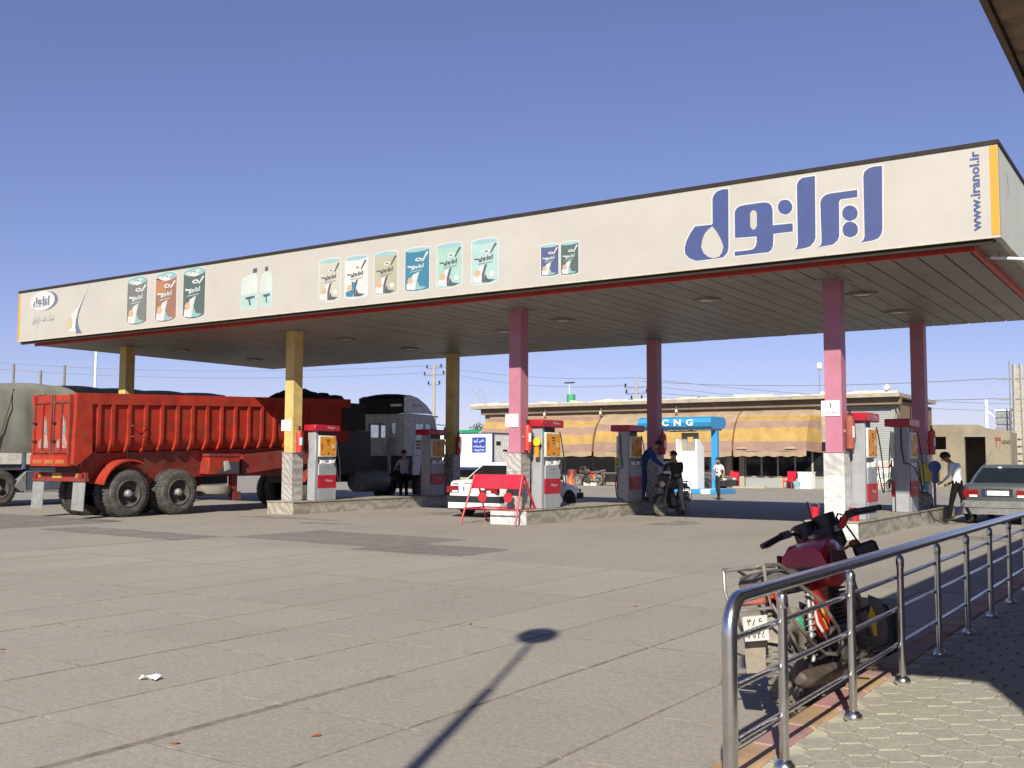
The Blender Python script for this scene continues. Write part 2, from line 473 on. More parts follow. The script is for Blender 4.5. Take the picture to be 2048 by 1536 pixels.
# ------------------------------------------------------------------ lettering
FORMS = {'ا': 0xFE8D, 'ب': 0xFE8F, 'پ': 0xFB56, 'ت': 0xFE95, 'ج': 0xFE9D, 'چ': 0xFB7A, 'ح': 0xFEA1, 'خ': 0xFEA5, 'د': 0xFEA9, 'ر': 0xFEAD, 'ز': 0xFEAF,
         'س': 0xFEB1, 'ش': 0xFEB5, 'ص': 0xFEB9, 'ع': 0xFEC9, 'غ': 0xFECD, 'ف': 0xFED1, 'ق': 0xFED5, 'ک': 0xFB8E, 'گ': 0xFB92, 'ل': 0xFEDD, 'م': 0xFEE1,
         'ن': 0xFEE5, 'و': 0xFEED, 'ه': 0xFEE9, 'ی': 0xFBFC, 'ئ': 0xFE89, 'آ': 0xFE81}
RIGHT = set('ادرزوآ')
def shape_fa(t):
    out = []
    for i, ch in enumerate(t):
        if ch not in FORMS: out.append(ch); continue
        pv = i > 0 and t[i - 1] in FORMS and t[i - 1] not in RIGHT
        nx = i + 1 < len(t) and t[i + 1] in FORMS and ch not in RIGHT
        f = (3 if nx else 1) if pv else (2 if nx else 0)
        out.append(chr(FORMS[ch] + f))
    s = ''.join(out)
    # keep runs of digits in order, reverse the rest
    res = []; run = ''
    for ch in reversed(s):
        if ch.isdigit(): run = ch + run
        else:
            res.append(run); run = ''; res.append(ch)
    res.append(run)
    return ''.join(res)
def text(parent, lines, w, h, M, material, name='lettering', bold=0.0, dp=0.003, fa=True):
    """flat lettering w wide, h high, centred in its own XY plane (Z towards the reader), placed by matrix M"""
    cu = bpy.data.curves.new(name, 'FONT')
    cu.body = '\n'.join(shape_fa(l) if fa else l for l in lines)
    cu.align_x = 'CENTER'; cu.resolution_u = 2; cu.offset = bold; cu.extrude = 0.0
    o = bpy.data.objects.new(name, cu)
    me = bpy.data.meshes.new_from_object(o)
    bpy.data.objects.remove(o); bpy.data.curves.remove(cu)
    if not me.vertices: return None
    xs = [v.co.x for v in me.vertices]; ys = [v.co.y for v in me.vertices]
    cx, cy = (min(xs) + max(xs)) / 2, (min(ys) + max(ys)) / 2
    sx = w / max(1e-6, max(xs) - min(xs)); sy = h / max(1e-6, max(ys) - min(ys))
    for v in me.vertices: v.co = M @ Vector(((v.co.x - cx) * sx, (v.co.y - cy) * sy, dp))
    me.materials.clear(); me.materials.append(material)
    for p in me.polygons: p.material_index = 0
    me.name = name
    return link(name, me, parent)
def face_front(x, y, z): return Matrix.Translation((x, y, z)) @ Matrix.Rotation(R(90), 4, 'X')            # read from -Y
def face_right(x, y, z): return Matrix.Translation((x, y, z)) @ Matrix.Rotation(R(90), 4, 'Z') @ Matrix.Rotation(R(90), 4, 'X')   # read from +X
def strokes(parent, lines, r, material, M, name='graffiti', dp=0.006):
    mb = MB()
    for l in lines:
        for a, b in zip(l[:-1], l[1:]):
            d = Vector((b[0] - a[0], b[1] - a[1])); L = max(d.length, 1e-6); n = Vector((-d.y, d.x)) / L * r; t = d / L * r * 0.6
            q = [(a[0] - t.x + n.x, a[1] - t.y + n.y), (b[0] + t.x + n.x, b[1] + t.y + n.y), (b[0] + t.x - n.x, b[1] + t.y - n.y), (a[0] - t.x - n.x, a[1] - t.y - n.y)]
            mb.add([M @ Vector((p[0], p[1], dp)) for p in q], [(0, 1, 2, 3)])
    return mb.build(name, material, parent, smooth=False)
# ------------------------------------------------------------------ ground, slabs, pavement
SLX = [-15.9, -14.85, -13.85, -12.8, -11.8, -10.75, -9.75, -8.72, -7.75, -6.78, -5.7, -4.74, -3.75, -2.75, -1.93]
SLY = [1.55, 2.55, 3.57, 4.57, 5.6, 6.6, 7.62, 9.9, 12.7]
gx0, gx1, gy0, gy1 = SLX[0], SLX[-1], SLY[0], SLY[-1]
mb = MB()
B = 2500
for (a, b, c, d) in ((-B, -B, B, gy0), (-B, gy1, B, B), (-B, gy0, gx0, gy1), (gx1, gy0, B, gy1)):
    mb.add([(a, b, 0), (c, b, 0), (c, d, 0), (a, d, 0)], [(0, 1, 2, 3)], 0)
mb.add([(gx0, gy0, -0.009), (gx1, gy0, -0.009), (gx1, gy1, -0.009), (gx0, gy1, -0.009)], [(0, 1, 2, 3)], 1)
for (p, q) in (((gx0, gy0), (gx1, gy0)), ((gx1, gy0), (gx1, gy1)), ((gx1, gy1), (gx0, gy1)), ((gx0, gy1), (gx0, gy0))):
    mb.add([(p[0], p[1], 0), (q[0], q[1], 0), (q[0], q[1], -0.009), (p[0], p[1], -0.009)], [(0, 1, 2, 3)], 1)
ground = mb.build('ground', [m_yard, m_joint], smooth=False)
tag(ground, 'worn sandy grey asphalt yard of the filling station', kind='structure')
for i in range(len(SLX) - 1):
    for j in range(len(SLY) - 1):
        far = SLY[j] > 7 or SLX[i] < -10.5
        q = 0.0032 if far else 0.008
        e = [random.uniform(0.25, 0.8) * q for _ in range(4)]
        if SLX[i] == -4.74 and SLY[j] < 5: e[0] = .028
        if SLX[i + 1] == -4.74 and SLY[j] < 5: e[1] = .02
        jx = [random.uniform(-.012, .012) for _ in range(8)]
        x0, x1, y0, y1 = SLX[i] + e[0], SLX[i + 1] - e[1], SLY[j] + e[2], SLY[j + 1] - e[3]
        zt = random.uniform(-0.004, 0.0)
        c = [(x0 + abs(jx[0]) * .5, y0 + abs(jx[1]) * .5), (x1 - abs(jx[2]) * .5, y0 + abs(jx[3]) * .5), (x1 - abs(jx[4]) * .5, y1 - abs(jx[5]) * .5), (x0 + abs(jx[6]) * .5, y1 - abs(jx[7]) * .5)]
        # ragged edge: subdivide each side
        poly = []
        for a in range(4):
            p0, p1 = c[a], c[(a + 1) % 4]
            for t in range(5):
                u = t / 5; wob = random.uniform(-.004, .004) if t else 0
                poly.append((p0[0] + (p1[0] - p0[0]) * u + wob, p0[1] + (p1[1] - p0[1]) * u + wob))
        n = len(poly); cx = sum(p[0] for p in poly) / n; cy = sum(p[1] for p in poly) / n
        inner = [(p[0] + (cx - p[0]) * 0.016, p[1] + (cy - p[1]) * 0.016, zt) for p in poly]
        sb = MB()
        sb.loft([[(p[0], p[1], -0.024) for p in poly], [(p[0], p[1], zt - 0.006) for p in poly], inner], 1, True, False)
        sb.add(inner, [tuple(range(n))])
        sb.build('slab', [m_slab, m_joint], ground, smooth=False)
# darker asphalt repair patches, 4 mm sheets
for k, pts in enumerate(([(-15.6, 13.6), (-11.6, 13.4), (-11.5, 15.7), (-15.5, 15.9)], [(-11.9, 12.9), (-9.6, 12.9), (-9.6, 14.4), (-11.9, 14.4)],
                         [(-20.5, 12.6), (-15.8, 12.4), (-15.7, 13.5), (-20.4, 13.7)], [(-30, 9.0), (-21.0, 9.4), (-21.4, 15.4), (-30, 15.6)])):
    rr = []
    for a in range(4):
        p, q = pts[a], pts[(a + 1) % 4]
        for t in range(8):
            rr.append((p[0] + (q[0] - p[0]) * t / 8 + random.uniform(-.04, .04), p[1] + (q[1] - p[1]) * t / 8 + random.uniform(-.04, .04), 0.004))
    MB().add([(a, b, .003 + k * .0015) for a, b, c in rr], [tuple(range(len(rr)))]).build('asphalt_patch', m_patch, ground, smooth=False)
# oil stains and drips, thin irregular sheets
m_oil = soak(mat('oil_stain', (0.13, 0.12, 0.108), 0.8, var=.3, scale=3, space='World'), .38, .72, .6, 2.6)
for (x, y, rx, ry) in ((-24.6, 13.2, 1.5, .5), (-22.2, 15.2, .9, .35), (-27.5, 14.6, 1.6, .6), (-19.4, 18.6, 1.6, .30), (-17.0, 17.6, .8, .3), (-10.4, 22.6, .5, .9), (-17.6, 23.0, .5, 1.0), (-3.5, 22.0, .5, .9)):
    pts = []; ph = random.uniform(0, 6)
    for k in range(28):
        a = 2 * math.pi * k / 28; rr_ = 1 + .22 * math.sin(3 * a + ph) + .15 * math.sin(7 * a + 2 * ph) + random.uniform(-.08, .08)
        pts.append((x + rx * rr_ * math.cos(a), y + ry * rr_ * math.sin(a), .0095))
    MB().add(pts, [tuple(range(28))]).build('oil_stain', m_oil, ground, smooth=False)
# pavement at the shop side, kerb with painted stones
PZ = 0.12
KX0, KX1 = -1.91, -1.72
mb = MB()
mb.box(KX1, -4, -0.05, 0.86, 26, PZ - 0.014, 0)
pavement = mb.build('pavement', m_sand, smooth=False)
tag(pavement, 'raised pavement of pale interlocking pavers beside the steel railing', kind='structure')
kerb = tag(MB().box(KX0 + .01, -4, -0.05, KX1, 26, PZ - 0.03).build('kerb', m_conc, smooth=False), 'painted kerb along the pavement', kind='structure')
y = -4.0; k = 0
while y < 25.9:
    L = random.uniform(0.46, 0.54)
    s_ = MB().chbox(KX0, y + .004, -0.02, KX1 - .004, min(y + L, 26) - .004, PZ - random.uniform(0, .004), 0.012)
    s_.build('kerb_stone', m_orangekerb if k % 2 else m_pinkkerb, kerb, smooth=False)
    y += L; k += 1
# hexagonal pavers (elongated): nearest 300 single, the rest joined
hw, hl = 0.095, 0.125
cells = []
row = 0
yy = -0.2
while yy < 20:
    x = KX1 + hw + (hw if row % 2 else 0)
    while x < 0.85:
        cells.append((x, yy)); x += 2 * hw
    yy += hl * 1.42; row += 1
cells = [c for c in cells if c[0] < 0.75]
def hexpoly(g=0.005, wob=0.0):
    a, b = hw - g, hl - g
    return [(0, -b * 1.02), (a, -b * 0.40), (a, b * 0.40), (0, b * 1.02), (-a, b * 0.40), (-a, -b * 0.40)]
def paver_into(mb, cx, cy, z):
    p = hexpoly()
    # wavy sides like cast interlocking pavers
    q = []
    for i in range(6):
        a, b = p[i], p[(i + 1) % 6]; q.append(a)
        d = Vector((b[0] - a[0], b[1] - a[1])); nrm = Vector((-d.y, d.x)).normalized()
        s = (1 if i % 2 else -1) * 0.006
        q.append(((a[0] + b[0]) / 2 + nrm.x * s, (a[1] + b[1]) / 2 + nrm.y * s))
    lo = [(cx + x, cy + y_, PZ - 0.03) for x, y_ in q]; mid = [(cx + x, cy + y_, z - 0.005) for x, y_ in q]; hi = [(cx + x * .94, cy + y_ * .94, z) for x, y_ in q]
    mb.loft([lo, mid, hi], 0, True, False); mb.add(hi, [tuple(range(len(hi)))])
def seen(c):
    # nearest pavers inside the camera's field of view
    fx, fy = -0.556, 0.831
    d = c[0] * fx + c[1] * fy
    l = c[0] * fy - c[1] * fx
    return d > 0.5 and l / d < 0.53 and l / d > -0.5 and (-1.5 / d) > -0.52
vis = sorted([c for c in cells if seen(c)], key=lambda c: c[0] ** 2 + c[1] ** 2)
near = set(vis[:299])
base = MB(); paver_into(base, 0, 0, PZ)
base_me = base.mesh('paver', m_paver, smooth=False)
rest = MB()
for c in cells:
    if c in near:
        o = link('paver', base_me, pavement, (c[0], c[1], random.uniform(-.0035, .001)))
        o.rotation_euler = (random.uniform(-.012, .012), random.uniform(-.012, .012), random.uniform(-.012, .012))
    else: paver_into(rest, c[0], c[1], PZ + random.uniform(-.003, .001))
tag(rest.build('distant_pavers', m_paver, pavement, smooth=False), kind='stuff')
# litter
mb = MB()
mb.loft([[(-.07, -.02, .004), (-.02, -.035, .03), (.05, -.03, .004), (.08, -.005, .03)], [(-.06, .02, .03), (-.01, .01, .008), (.04, .02, .035), (.07, .03, .006)]], 0, False, False)
pl = mb.build('paper_scrap', m_white, smooth=False); pl.location = (-6.0, 4.55, 0); pl.rotation_euler[2] = 0.6
tag(pl, 'crumpled white paper scrap lying on the concrete slabs', 'litter')
LEAF = [(-4.56, 3.62, 0.3), (-4.05, 4.15, 1.2), (-5.6, 7.7, 2.0), (-4.9, 9.6, .5), (-6.3, 3.55, 2.2), (-3.4, 3.3, .9), (-4.2, 12.2, 1.7), (-7.9, 4.6, 0.1)]
lm = MB().loft([[(-.034, 0, .003), (-.014, -.012, .010), (.014, -.013, .004), (.034, 0, .011)], [(-.034, 0.002, .003), (-.014, .012, .005), (.014, .013, .012), (.034, .002, .011)]], 0, False, False).mesh('dry_leaf', mat('dry_leaf', (0.33, 0.11, 0.045), .8), smooth=False)
WH = ['nearest the big slab crossing at lower left', 'right of the slab crossing nearest the camera', 'on the middle slabs left of the lamp shadow', 'beyond the lamp shadow head', 'at the bottom left slabs', 'at the foot of the lamp pole shadow', 'far out on the asphalt towards the marble islands', 'near the white paper scrap']
for (x, y, a), wtxt in zip(LEAF, WH):
    o = link('dry_leaf', lm, None, (x, y, 0)); o.rotation_euler[2] = a
    tag(o, 'small dry reddish leaf ' + wtxt, 'leaf', 'dry leaves scattered on the yard')
# ------------------------------------------------------------------ canopy
CX0, CX1, CY0, CY1, CZ0, CZ1 = -30.87, -2.58, 18.10, 28.73, 5.15, 6.68
COLX = [-5.93, -13.39, -20.86, -28.33]
CYF, CYR = 20.29, 27.58
can = thing('filling_station_canopy', 'long cream filling station canopy with blue lettering, oil can pictures and dark planked ceiling', 'canopy', (0, 0, 0))
ff = MB().box(CX0, CY0, CZ0, CX1, CY0 + .12, CZ1).build('front_fascia', m_fascia, can)
MB().box(CX0 - .01, CY0 - .02, CZ1, CX1 + .02, CY0 + .16, CZ1 + .07).build('top_trim', m_trim, ff)
MB().box(CX0 - .01, CY0 - .012, CZ0 - .02, CX1 + .012, CY0 + .10, CZ0).build('bottom_trim', mat('fascia_edge', (0.48, 0.42, 0.32), .5), ff)
MB().box(CX1 - .125, CY0 - .006, CZ0 + .03, CX1 - .002, CY0 + .0, CZ1 - .02).build('orange_strip', m_orange, ff)
MB().box(CX0 + .002, CY0 - .006, CZ0 + .03, CX0 + .10, CY0 + .0, CZ1 - .02).build('orange_strip', m_orange, ff)
sf = MB().box(CX1 - .12, CY0 + .122, CZ0, CX1, CY1, CZ1).build('side_fascia', m_fascia_s, can)
MB().box(CX1 - .16, CY0 + .162, CZ1, CX1 + .02, CY1 + .02, CZ1 + .07).build('top_trim', m_trim, sf)
mb = MB(); pts = [(CX1 + .004, 18.88 + .28 * math.cos(a), 6.18 + .22 * math.sin(a)) for a in [R(x) for x in range(-80, 81, 16)]]
for a, b in zip(pts[:-1], pts[1:]): mb.add([a, b, (b[0], b[1] - .05, b[2]), (a[0], a[1] - .05, a[2])], [(0, 1, 2, 3)])
mb.build('faded_logo', mat('faded_print', (0.38, 0.42, 0.40), .5), sf, smooth=False)
MB().box(CX0, CY0 + .122, CZ0, CX0 + .12, CY1, CZ1).build('side_fascia', m_fascia_s, can)
MB().box(CX0 + .122, CY1 - .12, CZ0, CX1 - .122, CY1, 5.55).build('rear_fascia', m_fascia, can)
MB().box(CX0 + .125, CY0 + .125, 5.40, CX1 - .125, CY1 - .125, 5.50).build('roof_deck', m_steel, can)
# dark recess behind the fascia, red trim line, then ceiling planks
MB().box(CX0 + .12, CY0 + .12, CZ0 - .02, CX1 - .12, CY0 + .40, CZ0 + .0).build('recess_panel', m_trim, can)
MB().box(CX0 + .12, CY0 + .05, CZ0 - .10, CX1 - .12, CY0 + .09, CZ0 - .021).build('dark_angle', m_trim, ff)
MB().box(CX0 + .30, CY0 + .405, CZ0 - .125, CX1 - .52, CY0 + .475, CZ0 + .0).build('red_trim', m_redtrim, can)
MB().box(CX1 - .52, CY0 + .405, CZ0 - .125, CX1 - .45, CY1 - .2, CZ0 + .0).build('red_trim', m_redtrim, can)
MB().box(CX1 - .45, CY0 + .402, CZ0 - .02, CX1 - .12, CY1 - .12, CZ0 + .0).build('recess_panel', mat('side_recess', (0.30, 0.28, 0.25), .6), can)
pw = 0.436
n = int((CX1 - .54 - (CX0 + .3)) / pw)
pm = MB(); pm.add([(0, CY0 + .48, 0.02), (.008, CY0 + .48, 0), (pw - .034, CY0 + .48, 0), (pw - .026, CY0 + .48, .02), (0, CY1 - .14, 0.02), (.008, CY1 - .14, 0), (pw - .034, CY1 - .14, 0), (pw - .026, CY1 - .14, .02)],
                  [(0, 1, 5, 4), (1, 2, 6, 5), (2, 3, 7, 6)])
pme = pm.mesh('ceiling_plank', m_soffit, smooth=False)
for i in range(n + 1):
    x = CX1 - .54 - pw * (i + 1)
    if x < CX0 + .12: break
    link('ceiling_plank', pme, can, (x, 0, CZ0 - .10 + random.uniform(0, .006)))
MB().box(CX0 + .12, CY0 + .48, CZ0 - .065, CX1 - .53, CY1 - .13, CZ0 - .05).build('ceiling_backing', m_dark, can)
# columns with marble cladding (slabs are sub-parts)
def column(x, y, paint, hm=1.66, base=0.35, w=0.165):
    c = MB().box(x - w, y - w, 0.0, x + w, y + w, CZ0 - .07).build('column', paint, can)
    MB().box(x - .30, y - .30, CZ0 - .112, x + .30, y + .30, CZ0 - .09).build('ceiling_collar', m_steel, c)
    t = .035; k = w + t
    n = 3; zs = [base + (hm - base) * i / n for i in range(n + 1)]
    mm = m_marble_w if abs(x - COLX[0]) < .1 and y < 22 else m_marble
    for i in range(n):
        z0, z1 = zs[i] + .002, zs[i + 1] - .002
        for (a, b, cc, d) in ((x - k, y - k, x + k, y - w - .001), (x - k, y + w + .001, x + k, y + k), (x - k, y - w, x - w - .001, y + w), (x + w + .001, y - w, x + k, y + w)):
            MB().box(a + .001, b + .001, z0, cc - .001, d - .001, z1).build('marble_slab', mm, c, smooth=False)
    MB().box(x - k - .015, y - k - .015, hm, x + k + .015, y + k + .015, hm + .018).build('marble_cap', paint if paint is m_pink else mm, c)
    return c
for i, x in enumerate(COLX):
    p_ = m_pink if i < 2 else m_cream
    column(x, CYF, p_); column(x, CYR, p_)
# ceiling lamps
LM = [(-5.87, 22.18), (-5.87, 25.34), (-13.38, 22.3), (-8.96, 21.16), (-28.04, 25.34), (-27.72, 21.87), (-21.03, 25.52), (-20.93, 22.43), (-15.91, 23.41)]
LW = ['just behind the front pink column on the right', 'in front of the rear pink column on the right', 'behind the middle pink front column', 'between the two pink front columns', 'farthest left near the rear of the ceiling', 'behind the leftmost yellow column', 'in front of the rear yellow column', 'behind the second yellow front column', 'between the middle pink and second yellow columns']
for (x, y), t in zip(LM, LW):
    l = thing('ceiling_light', 'round recessed ceiling lamp ' + t, 'ceiling light', (x, y, CZ0 - .10), group='recessed lamps in the canopy ceiling')
    MB().lathe([(.30, 0.0), (.30, -.03), (.24, -.045), (.20, -.02)], n=20).build('rim', m_soffit, l)
    MB().lathe([(.205, -.018), (.15, -.03), (.02, -.034)], n=20).build('diffuser', mat('lamp_glass', (0.42, 0.41, 0.38), .3), l)
tl = thing('tube_light', 'white fluorescent tube sticking out under the right edge of the canopy', 'tube light', (-2.78, 19.0, 4.98))
MB().tube([(-.15, .35, .06), (.9, .62, -.06)], .028, 10).build('tube', m_white, tl)
MB().tube([(-.22, .33, .07), (-.15, .35, .06)], .035, 10).build('holder', m_steel, tl)
MB().tube([(.0, .38, .05), (.0, .38, .2)], .012, 6).build('bracket', m_steel, tl)
# outlines of the print on the front fascia, metres (x, z)
LOGO= [[(-4.41,6.6),(-4.43,5.48),(-4.45,5.4),(-4.5,5.34),(-4.6,5.31),(-4.81,5.3),(-4.75,5.34),(-4.73,5.4),(-4.73,6.47),(-4.71,6.54),(-4.64,6.59),(-4.55,6.61)],[(-4.84,5.82),(-4.85,5.77),(-4.88,5.73),(-4.93,5.71),(-4.98,5.7),(-5.03,5.72),(-5.07,5.75),(-5.1,5.8),(-5.11,5.86),(-5.1,5.91),(-5.07,5.95),(-5.02,5.98),(-4.97,5.98),(-4.92,5.96),(-4.88,5.93),(-4.85,5.88)],[(-4.84,5.53),(-4.85,5.48),(-4.88,5.44),(-4.93,5.42),(-4.98,5.41),(-5.03,5.43),(-5.08,5.46),(-5.1,5.51),(-5.11,5.57),(-5.1,5.62),(-5.07,5.66),(-5.03,5.69),(-4.97,5.69),(-4.92,5.67),(-4.88,5.64),(-4.85,5.59)],[(-4.84,6.24),(-4.84,6.11),(-5.13,6.11),(-5.16,6.07),(-5.17,5.45),(-5.2,5.38),(-5.28,5.32),(-5.56,5.3),(-5.5,5.33),(-5.48,5.39),(-5.49,6.11),(-5.46,6.18),(-5.39,6.23),(-5.3,6.24)],[(-5.58,6.6),(-5.59,5.47),(-5.62,5.4),(-5.69,5.33),(-5.79,5.31),(-5.98,5.3),(-5.93,5.34),(-5.91,5.42),(-5.91,6.48),(-5.88,6.55),(-5.81,6.6),(-5.71,6.6)],[(-6.0,6.09),(-6.01,6.04),(-6.04,6.0),(-6.09,5.97),(-6.14,5.97),(-6.19,5.99),(-6.23,6.02),(-6.26,6.07),(-6.27,6.13),(-6.26,6.18),(-6.23,6.22),(-6.19,6.24),(-6.13,6.24),(-6.08,6.23),(-6.04,6.19),(-6.01,6.14)],[(-7.1,6.14),(-7.06,6.21),(-7.0,6.24),(-6.89,6.25),(-6.55,6.25),(-6.45,6.23),(-6.39,6.17),(-6.37,6.09),(-6.37,5.8),(-6.0,5.79),(-6.0,5.64),(-6.36,5.64),(-6.37,5.43),(-6.4,5.35),(-6.46,5.31),(-6.57,5.31),(-7.11,5.31),(-7.11,5.39),(-6.84,5.39),(-6.75,5.4),(-6.7,5.45),(-6.68,5.53),(-6.68,5.63),(-7.1,5.65)],[(-7.22,6.6),(-7.23,5.47),(-7.26,5.38),(-7.34,5.31),(-7.47,5.3),(-7.89,5.3),(-8.03,5.37),(-8.11,5.46),(-8.12,5.57),(-8.08,5.71),(-8.0,5.85),(-7.9,5.97),(-7.56,5.96),(-7.54,5.99),(-7.54,6.45),(-7.51,6.53),(-7.44,6.59),(-7.34,6.61)]]
HOLES= {6: [(-6.77,6.12),(-6.73,6.13),(-6.69,6.11),(-6.67,6.06),(-6.67,5.83),(-6.7,5.78),(-6.74,5.76),(-6.78,5.79),(-6.8,5.84),(-6.8,6.08)],7: [(-7.55,5.93),(-7.46,5.81),(-7.38,5.66),(-7.33,5.52),(-7.36,5.4),(-7.42,5.33),(-7.53,5.31),(-7.64,5.35),(-7.73,5.43),(-7.78,5.55),(-7.76,5.68),(-7.71,5.8),(-7.64,5.87)]}
CANS= [(-25.36,-24.47,5.27,6.65),(-24.09,-23.2,5.26,6.65),(-22.91,-22.02,5.27,6.66),(-17.8,-17.11,5.32,6.36),(-16.95,-16.24,5.33,6.34),(-16.02,-15.32,5.33,6.34),(-15.08,-14.38,5.33,6.33),(-14.15,-13.46,5.33,6.33),(-13.19,-12.49,5.32,6.31),(-11.39,-10.96,5.33,6.0),(-10.9,-10.48,5.31,6.0)]
def offset(poly, d):
    n = len(poly); A = sum(poly[i][0] * poly[(i + 1) % n][1] - poly[(i + 1) % n][0] * poly[i][1] for i in range(n))
    s = -1 if A > 0 else 1; out = []
    for i in range(n):
        a, b, c = Vector(poly[i - 1]), Vector(poly[i]), Vector(poly[(i + 1) % n])
        n1 = Vector((-(b - a).y, (b - a).x)).normalized(); n2 = Vector((-(c - b).y, (c - b).x)).normalized()
        k = n1 + n2
        k = k / max(k.length_squared, 0.7) * 2 if k.length > 1e-6 else n1
        out.append((b.x + k.x * d * s, b.y + k.y * d * s))
    return out
YF = CY0
mb = MB()
for i, p in enumerate(LOGO): mb.prism(offset(p, .024), YF - .003 - i * .0002, YF - .0005, 'Y', 0)
mb.build('logo_outline', m_whitep, ff, smooth=False)
for i, p in enumerate(LOGO):
    h = [HOLES[i]] if i in HOLES else []
    MB().prism(p, YF - .006, YF - .0035, 'Y', 0, h).build('logo_letter', m_logo, ff, smooth=False)
    if h: MB().prism(h[0], YF - .0048, YF - .004, 'Y', 0).build('logo_counter', m_fascia, ff, smooth=False)
text(ff, ['www.iranol.ir'], 1.34, .155, Matrix.Translation((-2.935, YF - .002, 5.94)) @ Matrix.Rotation(R(90), 4, 'X') @ Matrix.Rotation(R(90), 4, 'Z'), m_logo, bold=0.03, fa=False)
# oil can pictures printed on the fascia
P_ = lambda n, c: mat('print_' + n, c, .5, var=.06, scale=3, space='World')
pc = dict(teal=P_('teal', (0.194, 0.338, 0.331)), grey=P_('grey', (0.144, 0.144, 0.133)), brown=P_('brown', (0.238, 0.122, 0.083)), rust=P_('rust', (0.324, 0.158, 0.072)), dgreen=P_('dark_green', (0.072, 0.101, 0.094)),
          cream=P_('cream', (0.403, 0.389, 0.324)), pale=P_('pale', (0.490, 0.497, 0.475)), olive=P_('olive', (0.331, 0.324, 0.238)), blue=P_('blue', (0.040, 0.158, 0.238)), mint=P_('mint', (0.274, 0.418, 0.374)),
          aqua=P_('aqua', (0.310, 0.439, 0.418)), navy=P_('navy', (0.072, 0.086, 0.173)), peach=P_('peach', (0.432, 0.302, 0.194)), ink=P_('ink', (0.072, 0.079, 0.094)), lid=P_('lid', (0.238, 0.374, 0.396)), silver=P_('silver', (0.396, 0.446, 0.432)), faint=P_('faint', (0.432, 0.475, 0.446)))
def E_(cx, cz, rx, rz, n=18, a0=0, a1=360): return [(cx + rx * math.cos(R(a0 + (a1 - a0) * i / n)), cz + rz * math.sin(R(a0 + (a1 - a0) * i / n))) for i in range(n + (0 if a1 - a0 == 360 else 1))]
def can_print(x0, x1, z0, z1, body, kind, accent=None):
    W, H = x1 - x0, z1 - z0; cx = (x0 + x1) / 2; mb = MB(); mats = []
    def L(poly, key, lv):
        m_ = pc.get(key) or {'white': m_whitep}[key]
        if m_ not in mats: mats.append(m_)
        mb.prism(poly, YF - .0014 * lv - .0007, YF - .0014 * lv, 'Y', mats.index(m_))
    U = lambda u, v: (x0 + W * u, z0 + H * v)
    e = .05 if kind != 'drum' else .085
    out = E_(cx, z0 + H * e, W / 2, H * e, 12, 180, 360) + E_(cx, z1 - H * e, W / 2, H * e, 12, 0, 180)
    L(offset(out, .02), 'pale', 0)
    L(out, body, 1)
    if accent: L([U(0, .55), U(.5, .6), U(.5, .86), U(0, .9)], accent, 2)
    L(E_(cx, z1 - H * e, W / 2, H * e), 'lid' if kind != 'drum' else 'teal', 2)
    if kind == 'drum':
        L([U(.2, .86), U(.5, .93), U(.75, .84), U(.5, .82)], 'white', 3)
        L(E_(x0 + W * .22, z1 - H * .1, W * .12, H * .03), 'silver', 3); L(E_(x0 + W * .62, z1 - H * .075, W * .16, H * .03), 'silver', 3)
    dk = body in ('grey', 'brown', 'dgreen', 'navy', 'blue')
    # swoosh, white foot, pearl, emblem, lettering block
    L([U(.50, .42), U(.60, .44), U(.50, .24), U(.46, .04), U(.40, .03), U(.40, .22)], 'ink' if not dk else 'silver', 4)
    L([U(.46, .03), U(.52, .22), U(.62, .1), U(.9, .07), U(.7, .025)], 'ink' if not dk else 'teal', 4)
    L([U(.06, .05), U(.40, .022), U(.40, .22), U(.50, .42), U(.32, .38), U(.2, .22), U(.06, .18)], 'white', 3)
    L(E_(x0 + W * .22, z0 + H * .25, W * .12, H * .075), 'peach', 5)
    L([U(.97, .97 - 2 * e), U(.88, .98 - 2 * e), U(.70, .68), U(.74, .66)], 'white' if dk else 'ink', 3)
    L(E_(x0 + W * .56, z0 + H * .72, W * .15, H * .04), 'white', 3)
    L(E_(x0 + W * .56, z0 + H * .72, W * .08, H * .015), 'ink', 4)
    if dk:
        L([U(.10, .60), U(.34, .575), U(.34, .545), U(.10, .56)], 'white', 4)
        for p in LOGO: L([U(.26 + .52 * (q[0] + 8.12) / 3.71, .49 + .035 * (q[0] + 8.12) / 3.71 + .10 * (q[1] - 5.3) / 1.31) for q in p], 'silver', 4)
        L([U(.2, .455), U(.72, .475), U(.72, .462), U(.2, .44)], 'silver', 4)
    else:
        L([U(.10, .585), U(.30, .575), U(.30, .545), U(.10, .555)], 'ink', 4)
        for p in LOGO: L([U(.27 + .54 * (q[0] + 8.12) / 3.71, .49 + .04 * (q[0] + 8.12) / 3.71 + .11 * (q[1] - 5.3) / 1.31) for q in p], 'ink', 4)
        L([U(.25, .455), U(.8, .475), U(.8, .465), U(.25, .443)], 'ink', 4)
        L(E_(x0 + W * .78, z0 + H * .2, W * .1, H * .06), 'pale', 4)
    if kind == 'wb': L([U(.05, .06), U(.36, .03), U(.5, .36), U(.3, .4), U(.34, .2), U(.05, .16)], 'blue', 6)
    mb.build('oil_can_print', mats, ff, smooth=False)
for c, (b, k, a) in zip(CANS, (('grey', 'drum', None), ('brown', 'drum', 'rust'), ('dgreen', 'drum', None), ('cream', 'can', None), ('pale', 'wb', None), ('olive', 'can', None), ('blue', 'can', None), ('mint', 'can', None), ('aqua', 'can', None), ('navy', 'can', None), ('dgreen', 'can', None))):
    can_print(c[0], c[1], c[2], c[3], b, k, a)
